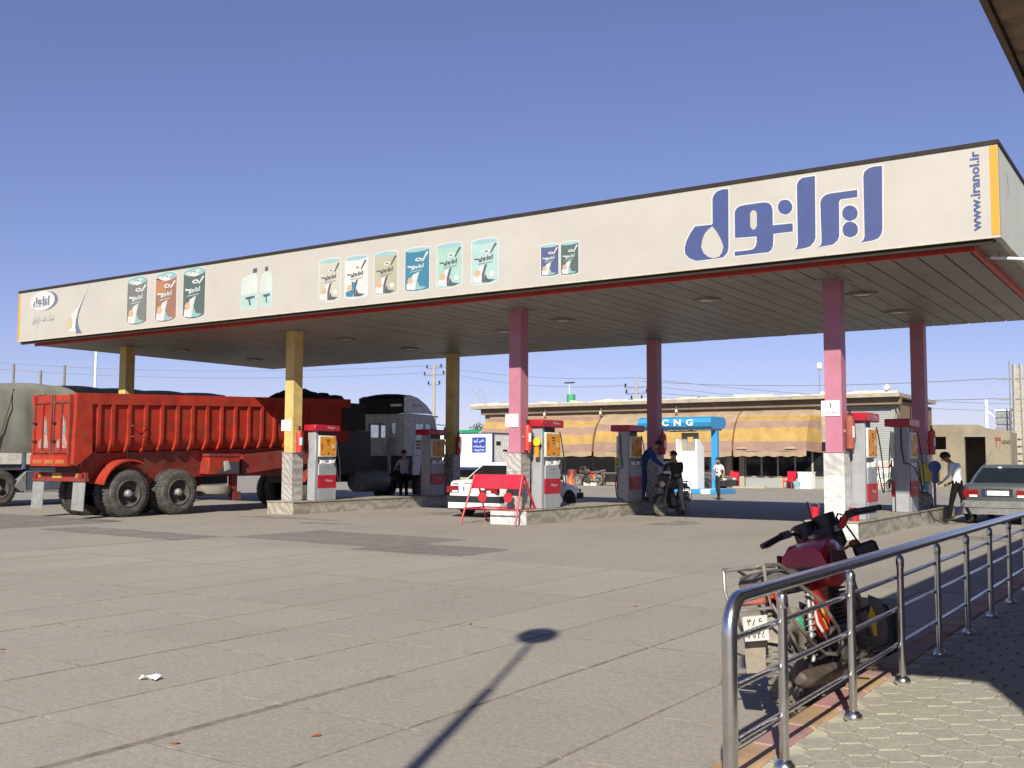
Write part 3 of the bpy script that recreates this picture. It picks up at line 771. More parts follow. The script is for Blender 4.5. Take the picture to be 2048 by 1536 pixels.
def bottle_print(x0, x1, z0, z1, capx):
    mb = MB(); W = x1 - x0; H = z1 - z0
    q = lambda u, v: (x0 + W * u, z0 + H * v)
    mb.prism([q(0, .03), q(.05, 0), q(.95, 0), q(1, .03), q(1, .72), q(.85, .86), q(capx + .12, .88), q(capx - .12, .88), q(.1, .80), q(0, .62)], YF - .0012, YF - .0005, 'Y', 0)
    mb.prism([q(.03, .03), q(.97, .03), q(.97, .38), q(.03, .36)], YF - .0026, YF - .0019, 'Y', 1)
    mb.prism([q(capx - .13, .88), q(capx + .13, .885), q(capx + .12, 1), q(capx - .12, .99)], YF - .0012, YF - .0005, 'Y', 2)
    mb.prism([q(.25, .30), q(.85, .32), q(.8, .26), q(.55, .24), q(.62, .1), q(.52, .09), q(.45, .24), q(.3, .25)], YF - .004, YF - .0033, 'Y', 2)
    mb.build('oil_bottle_print', [pc['faint'], pc['aqua'], pc['ink']], ff, smooth=False)
bottle_print(-20.6, -19.98, 5.35, 6.40, .82); bottle_print(-19.89, -19.45, 5.37, 6.40, .5)
# round emblem, small lettering and swoosh at the left end
mb = MB()
mb.prism(E_(-29.45, 6.33, .70, .30, 26), YF - .003, YF - .002, 'Y', 1)
mb.prism(E_(-29.58, 6.34, .66, .30, 26), YF - .005, YF - .004, 'Y', 0)
mb.build('round_emblem', [m_whitep, P_('slate', (0.115, 0.130, 0.180))], ff, smooth=False)
lx = lambda p: (-30.06 + (p[0] + 8.12) * .245 / 1.05, 6.17 + (p[1] - 5.30) * .235)
mb = MB()
for i, p in enumerate(LOGO): mb.prism([lx(q) for q in p], YF - .008, YF - .006, 'Y', 0, [[lx(q) for q in HOLES[i]]] if i in HOLES else [])
mb.build('emblem_lettering', P_('slate', (0.115, 0.130, 0.180)), ff, smooth=False)
text(ff, ['شرکت نفت ایرانول'], 1.15, .26, face_front(-29.5, YF, 5.76), P_('greytext', (0.144, 0.137, 0.122)), dp=.002)
SW = [(-27.13, 6.66), (-27.42, 6.3), (-27.66, 5.96), (-27.79, 5.64), (-27.82, 5.41), (-27.76, 5.2), (-27.47, 5.2), (-27.61, 5.35), (-27.69, 5.52), (-27.68, 5.75), (-27.55, 6.03), (-27.37, 6.34)]
SWW = [(-27.13, 6.66), (-27.58, 6.14), (-28.05, 5.78), (-27.96, 5.58), (-28.0, 5.39), (-28.19, 5.3), (-27.76, 5.26), (-27.82, 5.41), (-27.79, 5.64), (-27.66, 5.96)]
MB().prism(SWW, YF - .002, YF - .001, 'Y', 0).build('swoosh', m_whitep, ff, smooth=False)
MB().prism(SW, YF - .004, YF - .003, 'Y', 0).build('swoosh', P_('slate', (0.115, 0.130, 0.180)), ff, smooth=False)
MB().prism([(-28.17, 5.74), (-28.04, 5.66), (-28.01, 5.51), (-28.07, 5.4), (-28.2, 5.37), (-28.3, 5.44), (-28.26, 5.57)], YF - .006, YF - .005, 'Y', 0).build('oil_drop', P_('drop', (0.418, 0.360, 0.202)), ff, smooth=False)
# ------------------------------------------------------------------ islands
def island(cx, label, y0=19.86, y1=29.0, round_front=False):
    t = thing('pump_island', label, 'pump island', (cx, y0, 0), group='marble edged pump islands')
    W = .5; L = y1 - y0
    MB().box(-W + .03, .03, 0, W - .03, L - .03, .315).build('core', m_conc, t)
    n = int(L / .62)
    for i in range(n):
        a, b = L * i / n + .003, L * (i + 1) / n - .003
        for sx in (-1, 1):
            MB().box(sx * W - (.03 if sx > 0 else 0), a + (.03 if i == 0 else 0), .0, sx * W + (.03 if sx < 0 else 0), b - (.03 if i == n - 1 else 0), .312).build('marble_slab', m_stone, t, smooth=False)
    for a, b in ((-W, -.17), (-.166, .16), (.164, W)):
        MB().box(a + .002, 0, 0, b - .002, .028, .312).build('marble_slab', m_marble_w if abs(cx - COLX[0]) < .2 or abs(cx - COLX[1]) < .2 else m_stone, t, smooth=False)
    y = -0.02
    while y < L:
        b = min(y + random.uniform(.9, 1.2), L + .02)
        MB().chbox(-W - .02, y + .002, .316, W + .02, b - .002, .35, .006).build('capping_stone', m_cap, t, smooth=False)
        y = b
    return t
island(COLX[0], 'marble edged pump island on the right, under the column nearest the motorcycle')
island(COLX[1], 'marble edged pump island in the middle, with the red barrier at its end')
island(COLX[2], 'marble edged pump island on the left, beside the red tipper trailer')
# ------------------------------------------------------------------ pumps
def pump(loc, label):
    t = thing('fuel_pump', label, 'fuel pump', loc, group='fuel pumps on the marble islands')
    b = MB().chbox(-.28, .10, .0, .15, .80, 1.02, .012).build('cabinet', m_pumpg, t)
    MB().box(-.283, .098, .34, .153, .803, .70).build('red_band', m_pumpr, b)
    text(b, ['Wayne'], .30, .085, face_right(.1535, .5, .54), m_whitep, fa=False, bold=.01)
    MB().box(.1495, .30, .92, .153, .55, .925).build('seam', m_black, b)
    MB().box(.12, .16, 1.02, .14, .74, 1.05, 0).build('lip', m_white, b)
    MB().box(-.24, .16, 1.02, .10, .74, 1.21).build('neck', m_steel, t)
    MB().box(.08, .2, 1.03, .149, .36, 1.11).box(.08, .56, 1.03, .149, .70, 1.12).build('nozzle_rest', m_white, t)
    h = MB().chbox(-.29, .10, 1.21, .16, .79, 1.80, .015).build('display_head', mat('head_cream', (.66, .64, .55), .45, dirt=.1), t)
    f = MB().box(.155, .14, 1.245, .164, .755, 1.765).build('display_panel', m_pumpo, h)
    f2 = MB()
    f2.box(.163, .38, 1.66, .167, .52, 1.69).box(.163, .40, 1.60, .167, .50, 1.63).box(.163, .42, 1.53, .167, .47, 1.56)
    f2.box(.163, .19, 1.40, .167, .22, 1.58).box(.163, .68, 1.40, .167, .71, 1.44).box(.163, .20, 1.26, .167, .28, 1.275).box(.163, .62, 1.26, .167, .70, 1.275)
    f2.cyl((.164, .46, 1.30), .03, .008, 'X', 12)
    tag(f2.build('display_marks', m_black, h), kind='stuff')
    MB().box(.163, .60, 1.46, .166, .70, 1.56).build('price_sticker', mat('faded_sticker', (.62, .46, .26), .5), h)
    MB().box(-.2, .2, 1.80, .06, .68, 1.92).build('head_post', m_black, t)
    MB().chbox(-.17, -.02, 0.0, .13, .097, 1.93, .012).build('mast', m_pumpg, t)
    MB().box(-.15, -.022, .55, -.13, -.019, 1.75).build('mast_seam', m_steel, t)
    s = MB().chbox(-.36, -.10, 1.925, .19, .90, 2.10, .02).build('top_sign', m_pumpr, t)
    text(s, ['Wayne'], .30, .075, face_right(.191, .52, 2.02), m_whitep, fa=False, bold=.01)
    # hoses with nozzles on both long sides
    for sx, ys in ((1, .72), (-1, .3)):
        x = .17 if sx > 0 else -.31
        hp = []
        for i in range(25):
            u = i / 24
            hp.append((x + sx * .10 * math.sin(math.pi * u), ys + .12 * math.sin(math.pi * u), 1.15 + .68 * (1 - u) ** 2 - 1.05 * math.sin(math.pi * u) * (u ** .6)))
        MB().tube(hp, .014, 7).build('hose', m_black, t)
        MB().tube([hp[-1], (x + sx * .01, ys - .03, 1.06), (x + sx * .03, ys - .10, 1.02)], [.018, .022, .012], 7).build('nozzle', m_steel, t)
    return t
pump((COLX[0] + .33, 20.62, .35), 'front fuel pump on the right island behind the pink column nearest the motorcycle')
pump((COLX[1] + .33, 20.62, .35), 'front fuel pump on the middle island beside the red barrier, orange display in the sun')
pump((COLX[2] + .33, 20.72, .35), 'front fuel pump on the left island beside the yellow column and the red trailer')
pr = pump((COLX[0] + .33, 24.2, .35), 'rear fuel pump on the right island, in shade, black hose looped down its side')
MB().tube([(-.02, -.03, 1.9), (-.01, -.05, 1.45), (.05, -.06, 1.08), (.12, -.06, 1.10), (.24, .1, 1.0), (.34, .3, .6), (.36, .45, .2), (.2, .5, .06)], .015, 7).build('hose', m_black, pr)
pr2 = pump((COLX[1] + .33, 25.0, .35), 'rear fuel pump on the middle island, in shade, next to the worker in blue')
MB().tube([(-.1, -.03, 1.85), (-.07, -.05, 1.3), (-.02, -.06, .95), (-.16, -.06, .92), (-.24, -.05, .5), (-.2, -.05, .15), (0, -.05, .04)], .014, 7).build('hose', m_black, pr2)
pump((COLX[2] + .33, 25.75, .35), 'rear fuel pump on the left island, in shade, in front of the truck cab')
# fuel hose lying over the right island kerb
tag(MB().tube([(COLX[0] + .45, 25.6, .37), (COLX[0] + .52, 25.75, .34), (COLX[0] + .62, 25.9, .12), (COLX[0] + .80, 26.15, .02), (COLX[0] + 1.1, 26.6, .3), (COLX[0] + 1.2, 26.9, .72)], .015, 7).build('fuel_hose', m_black),
    'black fuel hose hanging over the right island edge to the silver car', 'hose')
# column number plates
def colsign(x, z, lines, label):
    t = thing('number_sign', label, 'sign', (x - .02, CYF - .168, z), group='small white number signs on the front columns')
    MB().box(-.19, -.015, -.15, .17, 0, .15).build('plate', m_white, t)
    text(t, lines[:1], .045, .10, face_front(-.01, -.016, .06), m_black)
    text(t, lines[1:], .25, .09, face_front(-.01, -.016, -.075), mat('dark_red_ink', (.16, .02, .02), .5))
colsign(COLX[0] - .02, 2.52, ['۱', 'بنزین'], 'white number sign on the pink column nearest the motorcycle')
colsign(COLX[1] - .04, 2.42, ['۲', 'بنزین'], 'white number sign on the middle pink column above the red barrier')
colsign(COLX[2] - .06, 2.42, ['۳', 'نفت گاز'], 'white number sign on the front yellow column')
# fire extinguishers hung on the columns
def extinguisher(x, y, z, label, m=None, h=.62):
    t = thing('fire_extinguisher', label, 'fire extinguisher', (x + .27, y - .02, z), group='fire extinguishers hung on the columns')
    m = m or mat('extinguisher_red', (.50, .035, .025), .4, dirt=.25)
    MB().lathe([(.06, 0), (.085, .02), (.088, h - .10), (.07, h - .03), (.03, h)], n=16).build('cylinder', m, t)
    MB().box(-.02, -.02, h, .02, .02, h + .09).tube([(-.01, -.05, h + .1), (0, .09, h + .11)], .012, 6).build('valve', m_black, t)
    MB().tube([(0, .03, h + .06), (.06, .09, h - .05), (.085, .08, .2), (.08, .05, .12)], .011, 6).build('hose', m_black, t)
    MB().lathe([(.0895, h * .35), (.0895, h * .68)], n=8, caps=False, a0=-.7, a1=.7).build('label_sticker', m_white, t)
    MB().box(-.11, -.05, h * .5, -.05, .05, h * .58).build('bracket', m_steel, t)
extinguisher(COLX[0], CYF, 1.72, 'faded red fire extinguisher on the pink column nearest the motorcycle', mat('faded_red', (.28, .065, .04), .7, var=.2, dirt=.5, dirtc=(.3, .1, .06)), .66)
extinguisher(COLX[1], CYF, 1.70, 'red fire extinguisher on the middle pink column beside the front pump')
extinguisher(COLX[2], CYF, 1.66, 'red fire extinguisher on the front yellow column')
extinguisher(COLX[0], CYR, 1.66, 'red fire extinguisher on the rear pink column by the right rear pump')
extinguisher(COLX[1], CYR, 1.66, 'red fire extinguisher on the rear middle column behind the worker in blue')
extinguisher(COLX[2], CYR, 1.66, 'red fire extinguisher on the rear yellow column above the white car')
yb = thing('yellow_lamp', 'round yellow disc lamp hung behind the fire extinguisher of the middle pink column', 'lamp', (COLX[1] + .42, CYF + .16, 1.92))
MB().cyl((0, -.01, 0), .10, .03, 'Y', 18).build('lens', mat('disc_yellow', (.80, .50, .02), .4), yb); MB().box(-.06, -.02, -.36, .05, .02, -.12).build('housing', m_pumpo, yb)
for (x, y, l, m_) in ((COLX[0] - .40, 20.12, 'red sand bucket at the left foot of the column nearest the motorcycle', m_signred), (COLX[0] + .36, 20.15, 'small red bucket between the right column and its fuel pump', m_signred)):
    t = thing('sand_bucket', l, 'bucket', (x, y, .35), group='red sand buckets')
    MB().lathe([(.075, 0), (.105, .25), (.11, .25), (.10, .245), (.072, .02)], n=16).build('pail', m_, t)
    MB().tube([(-.105, 0, .24), (-.08, 0, .30), (0, 0, .33), (.08, 0, .30), (.105, 0, .24)], .005, 5).build('handle', m_steel, t)
# ------------------------------------------------------------------ barrier
bt = thing('road_barrier', 'red A frame road barrier with a plain red board, two round discs under it', 'barrier', (-13.70, 19.55, 0), R(1))
Bx0, Bx1 = -.74, .74
fr = MB().cbox((0, .34, .985), (1.44, .02, .34), rot=Matrix.Rotation(R(-12), 3, 'X')); fr.build('board', m_signred, bt)
for sx, x in ((-1, Bx0), (1, Bx1)):
    MB().tube([(x + sx * .02, -.08, 0), (x * .90, .36, 1.12)], .024, 8).build('leg', m_signred, bt)
    MB().tube([(x + sx * .02, 1.02, 0), (x * .90, .44, 1.12)], .024, 8).build('leg', m_signred, bt)
    MB().tube([(x * .985, .06, .36), (x * .985, .86, .36)], .018, 7).build('side_brace', m_signred, bt)
MB().tube([(Bx0 * .985, .06, .36), (Bx1 * .985, .06, .36)], .018, 7).tube([(Bx0 * .985, .86, .36), (Bx1 * .985, .86, .36)], .018, 7).build('cross_bar', m_signred, bt)
for x in (-.36, .36):
    MB().cyl((x, .24, .62), .12, .02, 'Y', 18).build('disc', m_signred, bt)
    MB().box(x - .08, .275, .55, x + .08, .29, .78).build('disc_plate', m_trim, bt)
# ------------------------------------------------------------------ wheels
def truck_wheel(parent, x, y, r=.59, w=.30, side=1, dual=False, m=None):
    """wheel whose outer face looks along side*X"""
    m = m or m_rubber
    mb = MB(); s = side
    def tyre(x0):
        prof = [(r * .56, 0), (r * .60, .02), (r * .78, -.012), (r * .93, .015), (r * .985, .05), (r, .09), (r, w - .09), (r * .985, w - .05), (r * .93, w - .015), (r * .60, w)]
        mb.lathe([(a, x0 - s * b) for a, b in prof], (0, 0, 0), 'X', 32, 0, caps=False)
        for k in range(40):
            a = 2 * math.pi * k / 40
            M = Matrix.Rotation(a, 4, 'X')
            n0 = len(mb.v)
            mb.box(x0 - s * (w - .03), -.028, r - .012, x0 - s * .03, .028, r + .008, 0)
            mb.xf(M, n0)
    tyre(0)
    if dual: tyre(-s * (w + .06))
    wl = mb.build('wheel', m, parent); wl.location = (x, y, r)
    rm = MB()
    rm.lathe([(r * .56, -s * .01), (r * .53, -s * .06), (r * .50, -s * .16), (r * .28, -s * .18), (r * .24, -s * .15), (r * .12, -s * .15), (r * .11, s * .0), (.02, s * .02)], (0, 0, 0), 'X', 24, 0, caps=False)
    for k in range(8):
        a = 2 * math.pi * k / 8
        rm.cyl((-s * .165, r * .36 * math.cos(a), r * .36 * math.sin(a)), .022, .05, 'X', 6, 0)
    rm.build('rim', mat('dark_rim', (.055, .045, .04), .6, dirt=.5, dirtc=(.16, .13, .11)), wl)
    MB().lathe([(r * .17, -s * .15), (r * .16, -s * .01), (r * .10, s * .03), (.01, s * .035)], (0, 0, 0), 'X', 12).build('hub', m_steel, wl)
    return wl
# ------------------------------------------------------------------ red tipper trailer and tractor
tx = -22.88
tr = thing('tipper_trailer', 'dirty red ribbed tipper trailer with rear doors, parked half under the canopy', 'trailer', (tx, 15.0, 0))
TW = 1.66; TL = 9.75
sl = .034                                   # the bed rises towards the front
def Z(y, z): return z + sl * y
mb = MB()                                   # body shell with rounded belly
secs = []
for y in (0.0, TL):
    s0 = [(0, 3.08), (0, 1.95), (-.05, 1.78), (-.16, 1.64), (-.36, 1.58), (-TW + .36, 1.58), (-TW + .16, 1.64), (-TW + .05, 1.78), (-TW, 1.95), (-TW, 3.08), (-TW + .08, 3.08), (-TW + .08, 1.95), (-TW + .4, 1.66), (-.4, 1.66), (-.08, 1.95), (-.08, 3.08)]
    secs.append([(x - .035, y + .02, Z(y, z)) for x, z in s0])
mb.loft(secs).build('tub', m_truckred, tr)
for x in (0.0, -TW - .12):
    mb = MB(); mb.loft([[(x + d[0], y, Z(y, d[1])) for d in ((-.13, 2.82), (.03, 2.82), (.03, 3.10), (-.13, 3.10))] for y in (0, TL)])
    mb.build('top_rail', m_truckred, tr)
RY = [.70, 1.13, 1.66, 2.13, 2.66, 3.19, 3.72, 4.25, 4.78, 5.33, 5.88, 6.45, 7.0, 7.55, 8.1, 8.7, 9.3, 9.9, 10.5, 11.1, 11.7]
RY = [.62, 1.02] + [1.50 + .50 * i for i in range(14)]
for i, y in enumerate(RY):
    mb = MB()
    prof = [(-.06, 2.82), (.028, 2.82), (.028, 2.0), (.01, 1.82), (-.06, 1.66), (-.20, 1.56), (-.23, 1.60), (-.13, 1.72), (-.09, 1.95)]
    mb.prism([(0, 0)] * 0 or [(p[0], Z(y, p[1])) for p in prof], y - .045, y + .045, 'Y')
    mb.build('rib', m_truckred, tr)
# rear corner plate, tailgate doors
MB().prism([(.0, 3.1), (.40, 3.1), (.44, 1.62), (.02, 1.30), (-.06, 1.34)], -.10, .035, 'X').build('corner_plate', m_truckred, tr)
MB().prism([(.0, 3.1), (.40, 3.1), (.44, 1.62), (.02, 1.30), (-.06, 1.34)], -TW - .135, -TW - .0, 'X').build('corner_plate', m_truckred, tr)
for k, (a, b) in enumerate(((-.86, -.14), (-TW - .02, -.90))):
    d = MB().prism([(a, 1.58), (b, 1.58), (b, 3.06), (a, 3.06)], -.05, .0, 'Y').build('tailgate_door', m_truckred, tr)
    MB().box(a, -.085, 1.55, a + .06, -.05, 3.07).box(b - .06, -.085, 1.55, b, -.05, 3.07).build('door_post', m_truckred2, d)
    MB().box(a + .07, -.08, 2.86, b - .07, -.052, 2.92).box(a + .07, -.08, 1.62, b - .07, -.052, 1.70).build('door_bar', m_truckred2, d)
    mid = (a + b) / 2
    MB().box(mid - .02, -.10, 1.7, mid + .03, -.052, 2.85).build('lock_rod', m_truckred2, d)
    for z in (2.35, 1.9): MB().box(a - .02, -.11, z, a + .12, -.05, z + .04).build('hinge', m_trim, d)
    MB().prism([(mid - .20, 1.75), (mid + .22, 1.75), (mid + .22, 1.86), (mid + .16, 2.02), (mid + .05, 2.55), (mid + .0, 2.55), (mid - .02, 2.06), (mid - .2, 1.9)], -.054, -.0515, 'Y').build('painted_ornament', mat('faded_white', (.33, .24, .21), .6, var=.3, scale=14, dirt=.9, dirtc=(.3, .06, .04)), d)
    MB().prism([(mid + .06, 2.10), (mid + .18, 2.10), (mid + .13, 2.50)], -.0575, -.055, 'Y').build('green_ornament', mat('faded_green', (.13, .22, .18), .6), d)
MB().box(-TW - .06, -.12, 1.30, -.12, -.02, 1.57).build('rear_sill', m_truckred, tr)
for i in range(3): MB().box(-.62 - .48 * i, -.128, 1.36, -.24 - .48 * i, -.121, 1.46).build('reflector', mat('dusty_reflector', (.36, .12, .035), .6, var=.3, dirt=.6, dirtc=(.25, .1, .06)), tr)
# ladder on the side
for x_, y0_, y1_ in ((.05, 1.55, 1.96),):
    for z in (2.28, 2.0): MB().tube([(.03, y0_, Z(1.7, z)), (.09, y0_ + .03, Z(1.7, z)), (.09, y1_ - .03, Z(1.7, z)), (.03, y1_, Z(1.7, z))], .014, 6).build('ladder_rung', m_truckred2, tr)
MB().tube([(.045, 1.44, 1.78), (.05, 1.44, 1.4), (.03, 1.45, 1.18)], .008, 5).build('hose', m_trim, tr)
# chassis
mb = MB(); mb.loft([[(-TW + .35, y, 1.0), (-.35, y, 1.0), (-.2, y, Z(y, 1.60)), (-TW + .2, y, Z(y, 1.60))] for y in (.35, TL - .3)]); mb.build('chassis_rail', m_truckred2, tr)
MB().loft([[(-.12, 5.4, 1.62), (-.40, 5.4, 1.62), (-.4, 5.4, 1.05), (-.12, 5.4, 1.05)], [(-.12, TL - .6, 1.95), (-.4, TL - .6, 1.95), (-.4, TL - .6, 1.5), (-.12, TL - .6, 1.5)]]).build('side_frame', m_truckred2, tr)
for x in (.10, -1.98):
    truck_wheel(tr, x if x > 0 else x - .10, 1.50, .60, .30, 1 if x > 0 else -1, True)
    truck_wheel(tr, x if x > 0 else x - .10, 3.05, .60, .30, 1 if x > 0 else -1, True)
MB().tube([(.0, 1.5, .6), (-2.0, 1.5, .6)], .09, 8).tube([(.0, 3.05, .6), (-2.0, 3.05, .6)], .09, 8).build('axle', m_black, tr)
MB().prism([(2.0, 1.02), (2.28, .55), (2.56, 1.02)], -.35, -.30, 'X').build('spring_hanger', m_truckred2, tr)
fd = []
for i in range(9):
    a = R(165 - i * 13)
    fd.append((1.5 + .80 * math.cos(a), .68 + .80 * math.sin(a)))
mb = MB(); mb.loft([[(.14, p[0], p[1]), (-.50, p[0], p[1]), (-.50, p[0] + .01, p[1] - .03), (.14, p[0] + .01, p[1] - .05)] for p in fd]).build('mudguard', m_truckred, tr)
MB().box(-2.16, .22, .92, .10, .34, 1.0).box(-2.12, .26, 1.0, .05, .34, 1.14).build('rear_bumper', m_truckred2, tr)
for x, l in ((-.22, m_amber), (-.05, m_redlens), (-2.0, m_redlens), (-1.82, m_amber)): MB().box(x - .05, .20, 1.0, x + .06, .258, 1.12).build('tail_light', l, tr)
MB().box(-1.3, .235, .99, -.9, .258, 1.13).build('plate', mat('plate_yellow', (.42, .27, .03), .5, dirt=.5), tr)
for x in (-.18, -1.92): MB().loft([[(x - .25, .27, .93), (x + .25, .27, .93), (x + .25, .255, .93), (x - .25, .255, .93)], [(x - .23, .22, .22), (x + .26, .22, .20), (x + .26, .205, .20), (x - .23, .205, .22)]]).build('mud_flap', mat('grey_rubber', (.20, .205, .20), .8, dirt=.5, dirtc=(.3, .29, .27)), tr)
tb = MB().chbox(-.42, 4.05, 1.06, .06, 5.15, 1.60, .02).build('tool_box', m_truckred, tr)
MB().box(-.44, 4.02, 1.56, .08, 5.18, 1.64).build('lid', m_truckred2, tb)
MB().loft([[(.064, 4.55, 1.42), (.068, 4.72, 1.45), (.068, 4.82, 1.2), (.064, 4.58, 1.14)], [(.075, 4.58, 1.40), (.079, 4.70, 1.42), (.079, 4.79, 1.22), (.075, 4.6, 1.18)]]).build('rag', mat('pale_rag', (.36, .36, .32), .9), tb)
MB().prism([(4.3, 1.08), (4.75, 1.42), (5.12, 1.42), (5.12, 1.08)], .062, .064, 'X').build('mud_stain', mat('dark_blue_panel', (.04, .045, .06), .6), tb)
sp = MB(); sp.lathe([(.18, -.14), (.34, -.15), (.48, -.10), (.5, 0), (.48, .10), (.34, .15), (.18, .14)], (0, 0, 0), 'Z', 26, caps=False)
sp = sp.build('spare_wheel', mat('dusty_tyre', (.17, .155, .135), .9, dirt=.5), tr); sp.location = (-.42, 4.6, .62)
for x_ in (-.30, -1.85): MB().box(x_, 5.05, .40, x_ + .15, 5.25, 1.06).build('landing_leg', m_truckred2, tr)
MB().box(-.18, 5.02, .34, -.02, 5.28, .56).build('landing_foot', m_truckred2, tr)
# heap of dark load and dark front bulkhead
mb = MB(); rings = []
for i in range(15):
    y = 7.7 + i * .15; t = i / 14
    h = 3.06 + sl * y + .10 * math.sin(math.pi * min(1, t * 1.1)) + random.uniform(-.03, .09)
    rings.append([(-.16 - 1.75 * k / 6, y + random.uniform(-.06, .06), (h if 0 < k < 6 else 3.0 + sl * y) + (random.uniform(-.06, .06) if 0 < k < 6 else 0) + .18 * math.sin(math.pi * k / 6)) for k in range(7)])
mb.loft(rings, 0, False, False).build('dark_load', m_coal, tr)
MB().box(-TW - .06, TL - .35, Z(TL, 2.1), .0, TL + .75, Z(TL, 2.98)).build('dark_cover', m_coal, tr)
MB().box(-TW + .1, TL - .3, 1.0, -.15, TL + 1.2, Z(TL, 2.09)).build('gooseneck', m_black, tr)
# tractor
ca = thing('truck_tractor', 'grey and white truck tractor with dark roof spoiler pulling the red tipper trailer', 'truck', (tx - .02, 26.3, 0))
m_cab = mat('cab_grey', (.50, .50, .48), .45, dirt=.4, dirtc=(.2, .19, .18))
m_cabw = mat('cab_pale', (.62, .62, .60), .4, dirt=.3, dirtc=(.3, .28, .26))
CW = 2.15
cb = MB()                                            # cab shell: outline in (y, z) with rounded corners, window openings cut as holes in the sides
out = [(1.22, 1.62), (1.22, 3.02), (1.28, 3.10), (2.75, 3.08), (2.95, 2.95), (3.18, 2.05), (3.20, 1.62)]
win = [(1.86, 2.16), (1.86, 2.74), (2.34, 2.74), (2.34, 2.16)]
win2 = [(2.42, 2.16), (2.42, 2.74), (2.72, 2.74), (2.90, 2.16)]
for x0, x1 in ((-.06, 0), (-CW, -CW + .06)): cb.prism(out, x0, x1, 'X', 0, [win, win2])
bo = [(-CW + .06, 1.62), (-.06, 1.62), (-.06, 3.02), (-CW + .06, 3.02)]
rw = [(-1.64, 2.26), (-.86, 2.26), (-.86, 2.76), (-1.64, 2.76)]
rw2 = [(-.62, 2.4), (-.40, 2.4), (-.40, 2.76), (-.62, 2.76)]
cb.prism(bo, 1.22, 1.28, 'Y', 0, [rw, rw2])
cb.box(-CW + .06, 1.28, 3.02, -.06, 2.75, 3.08)
cb.box(-CW + .06, 3.12, 1.62, -.06, 3.19, 2.08).box(-CW + .06, 1.28, 1.62, -.06, 3.12, 1.70)
cb.build('cab', m_cab, ca)
MB().loft([[(-CW + .07, 3.165, 2.09), (-.07, 3.165, 2.09), (-.07, 3.15, 2.09), (-CW + .07, 3.15, 2.09)], [(-CW + .07, 2.94, 2.94), (-.07, 2.94, 2.94), (-.07, 2.925, 2.94), (-CW + .07, 2.925, 2.94)]]).build('windscreen', mat('clear_glass', (.5, .55, .6), .05), ca).data.materials[0].node_tree.nodes['Principled BSDF'].inputs['Transmission Weight'].default_value = .95
sg = [m for m in MATS.values() if m.name == 'clear_glass'][0]
MB().box(-.035, 1.86, 2.16, -.025, 2.34, 2.74).box(-.035, 2.42, 2.16, -.025, 2.72, 2.74).build('side_window', sg, ca)
MB().box(-1.64, 1.245, 2.26, -.86, 1.255, 2.76).box(-.62, 1.245, 2.4, -.40, 1.255, 2.76).build('rear_window', sg, ca)
MB().box(.001, 1.75, 1.66, .012, 2.80, 2.12).build('door_panel', m_cabw, ca)
MB().box(.013, 1.85, 1.98, .016, 2.7, 2.04).box(.013, 1.85, 1.86, .016, 2.5, 1.92).build('door_stripe', mat('dull_red', (.28, .06, .05), .5), ca)
MB().box(.013, 1.9, 2.10, .05, 2.25, 2.15).build('door_handle', m_black, ca)
MB().box(.002, 1.22, 2.90, .02, 3.0, 2.93).box(-CW + .1, 1.19, 2.93, -.1, 1.219, 2.98).build('rain_gutter', m_cabw, ca)
# roof spoiler
sp_ = [(1.25, 3.10), (1.25, 3.66), (1.5, 3.74), (1.95, 3.66), (2.45, 3.42), (2.82, 3.12)]
for a_ in (-.05, -CW): MB().prism(sp_, a_, a_ + .05, 'X').build('spoiler_side', m_cabw, ca)
rings = [[(x, p[0] + (0.0 if i else .05), p[1] + bz) for x, bz in ((-CW + .05, -.012), (-CW * .75, .05), (-CW * .5, .07), (-CW * .25, .05), (-.05, -.012))] for i, p in enumerate(sp_[1:])]
MB().loft(rings, 0, False, False).build('spoiler_top', m_coal, ca)
MB().box(-CW + .052, 1.27, 3.10, -.052, 1.30, 3.64).build('spoiler_back', m_coal, ca)
MB().box(-.62, 1.2, 3.34, -.16, 1.27, 3.42).build('work_lamp', m_white, ca)
text(ca, ['ولوو'], .5, .12, face_right(.002, 1.9, 3.4), mat('dull_red', (.28, .06, .05), .5))
MB().box(-.06, 2.78, 3.0, -.02, 3.15, 3.06).build('marker_lamp', m_white, ca)
MB().tube([(.02, 3.0, 2.75), (.30, 3.2, 2.72), (.34, 3.22, 2.66)], .014, 6).box(.24, 3.16, 2.22, .40, 3.24, 2.66).build('mirror', m_black, ca)
MB().tube([(.02, 3.05, 2.74), (.55, 3.5, 2.70), (.55, 3.5, 2.45)], .012, 6).box(.48, 3.46, 2.28, .62, 3.52, 2.5).build('kerb_mirror', m_black, ca)
MB().box(-CW - .02, .95, 2.52, -CW + .16, 1.2, 2.62).build('rear_lamp', m_white, ca)
# chassis, tank, exhaust, wheels
MB().box(-1.55, -3.6, .75, -.6, 3.0, 1.02).build('chassis', m_black, ca)
MB().box(-CW + .05, 1.3, .95, -.05, 3.05, 1.615).build('engine_bay', m_black, ca)
MB().chbox(-CW - .05, 3.0, .42, .05, 3.3, .92, .04).build('front_bumper', m_cabw, ca)
MB().prism([(2.05, .95), (2.12, 1.32), (2.3, 1.5), (2.75, 1.5), (2.95, 1.32), (3.02, .95), (3.2, .95), (3.2, 1.62), (1.7, 1.62), (1.7, .95)], -.10, .02, 'X').build('wheel_arch', m_cabw, ca)
for y in (-.35,):
    MB().lathe([(.02, -.72), (.34, -.70), (.36, -.66), (.36, .66), (.34, .70), (.02, .72)], (-.18, y, .78), 'Y', 20).build('fuel_tank', mat('tank_grey', (.13, .14, .14), .5, dirt=.4), ca)
truck_wheel(ca, -.02, 2.53, .55, .28, 1); truck_wheel(ca, -CW + .02, 2.53, .55, .28, -1)
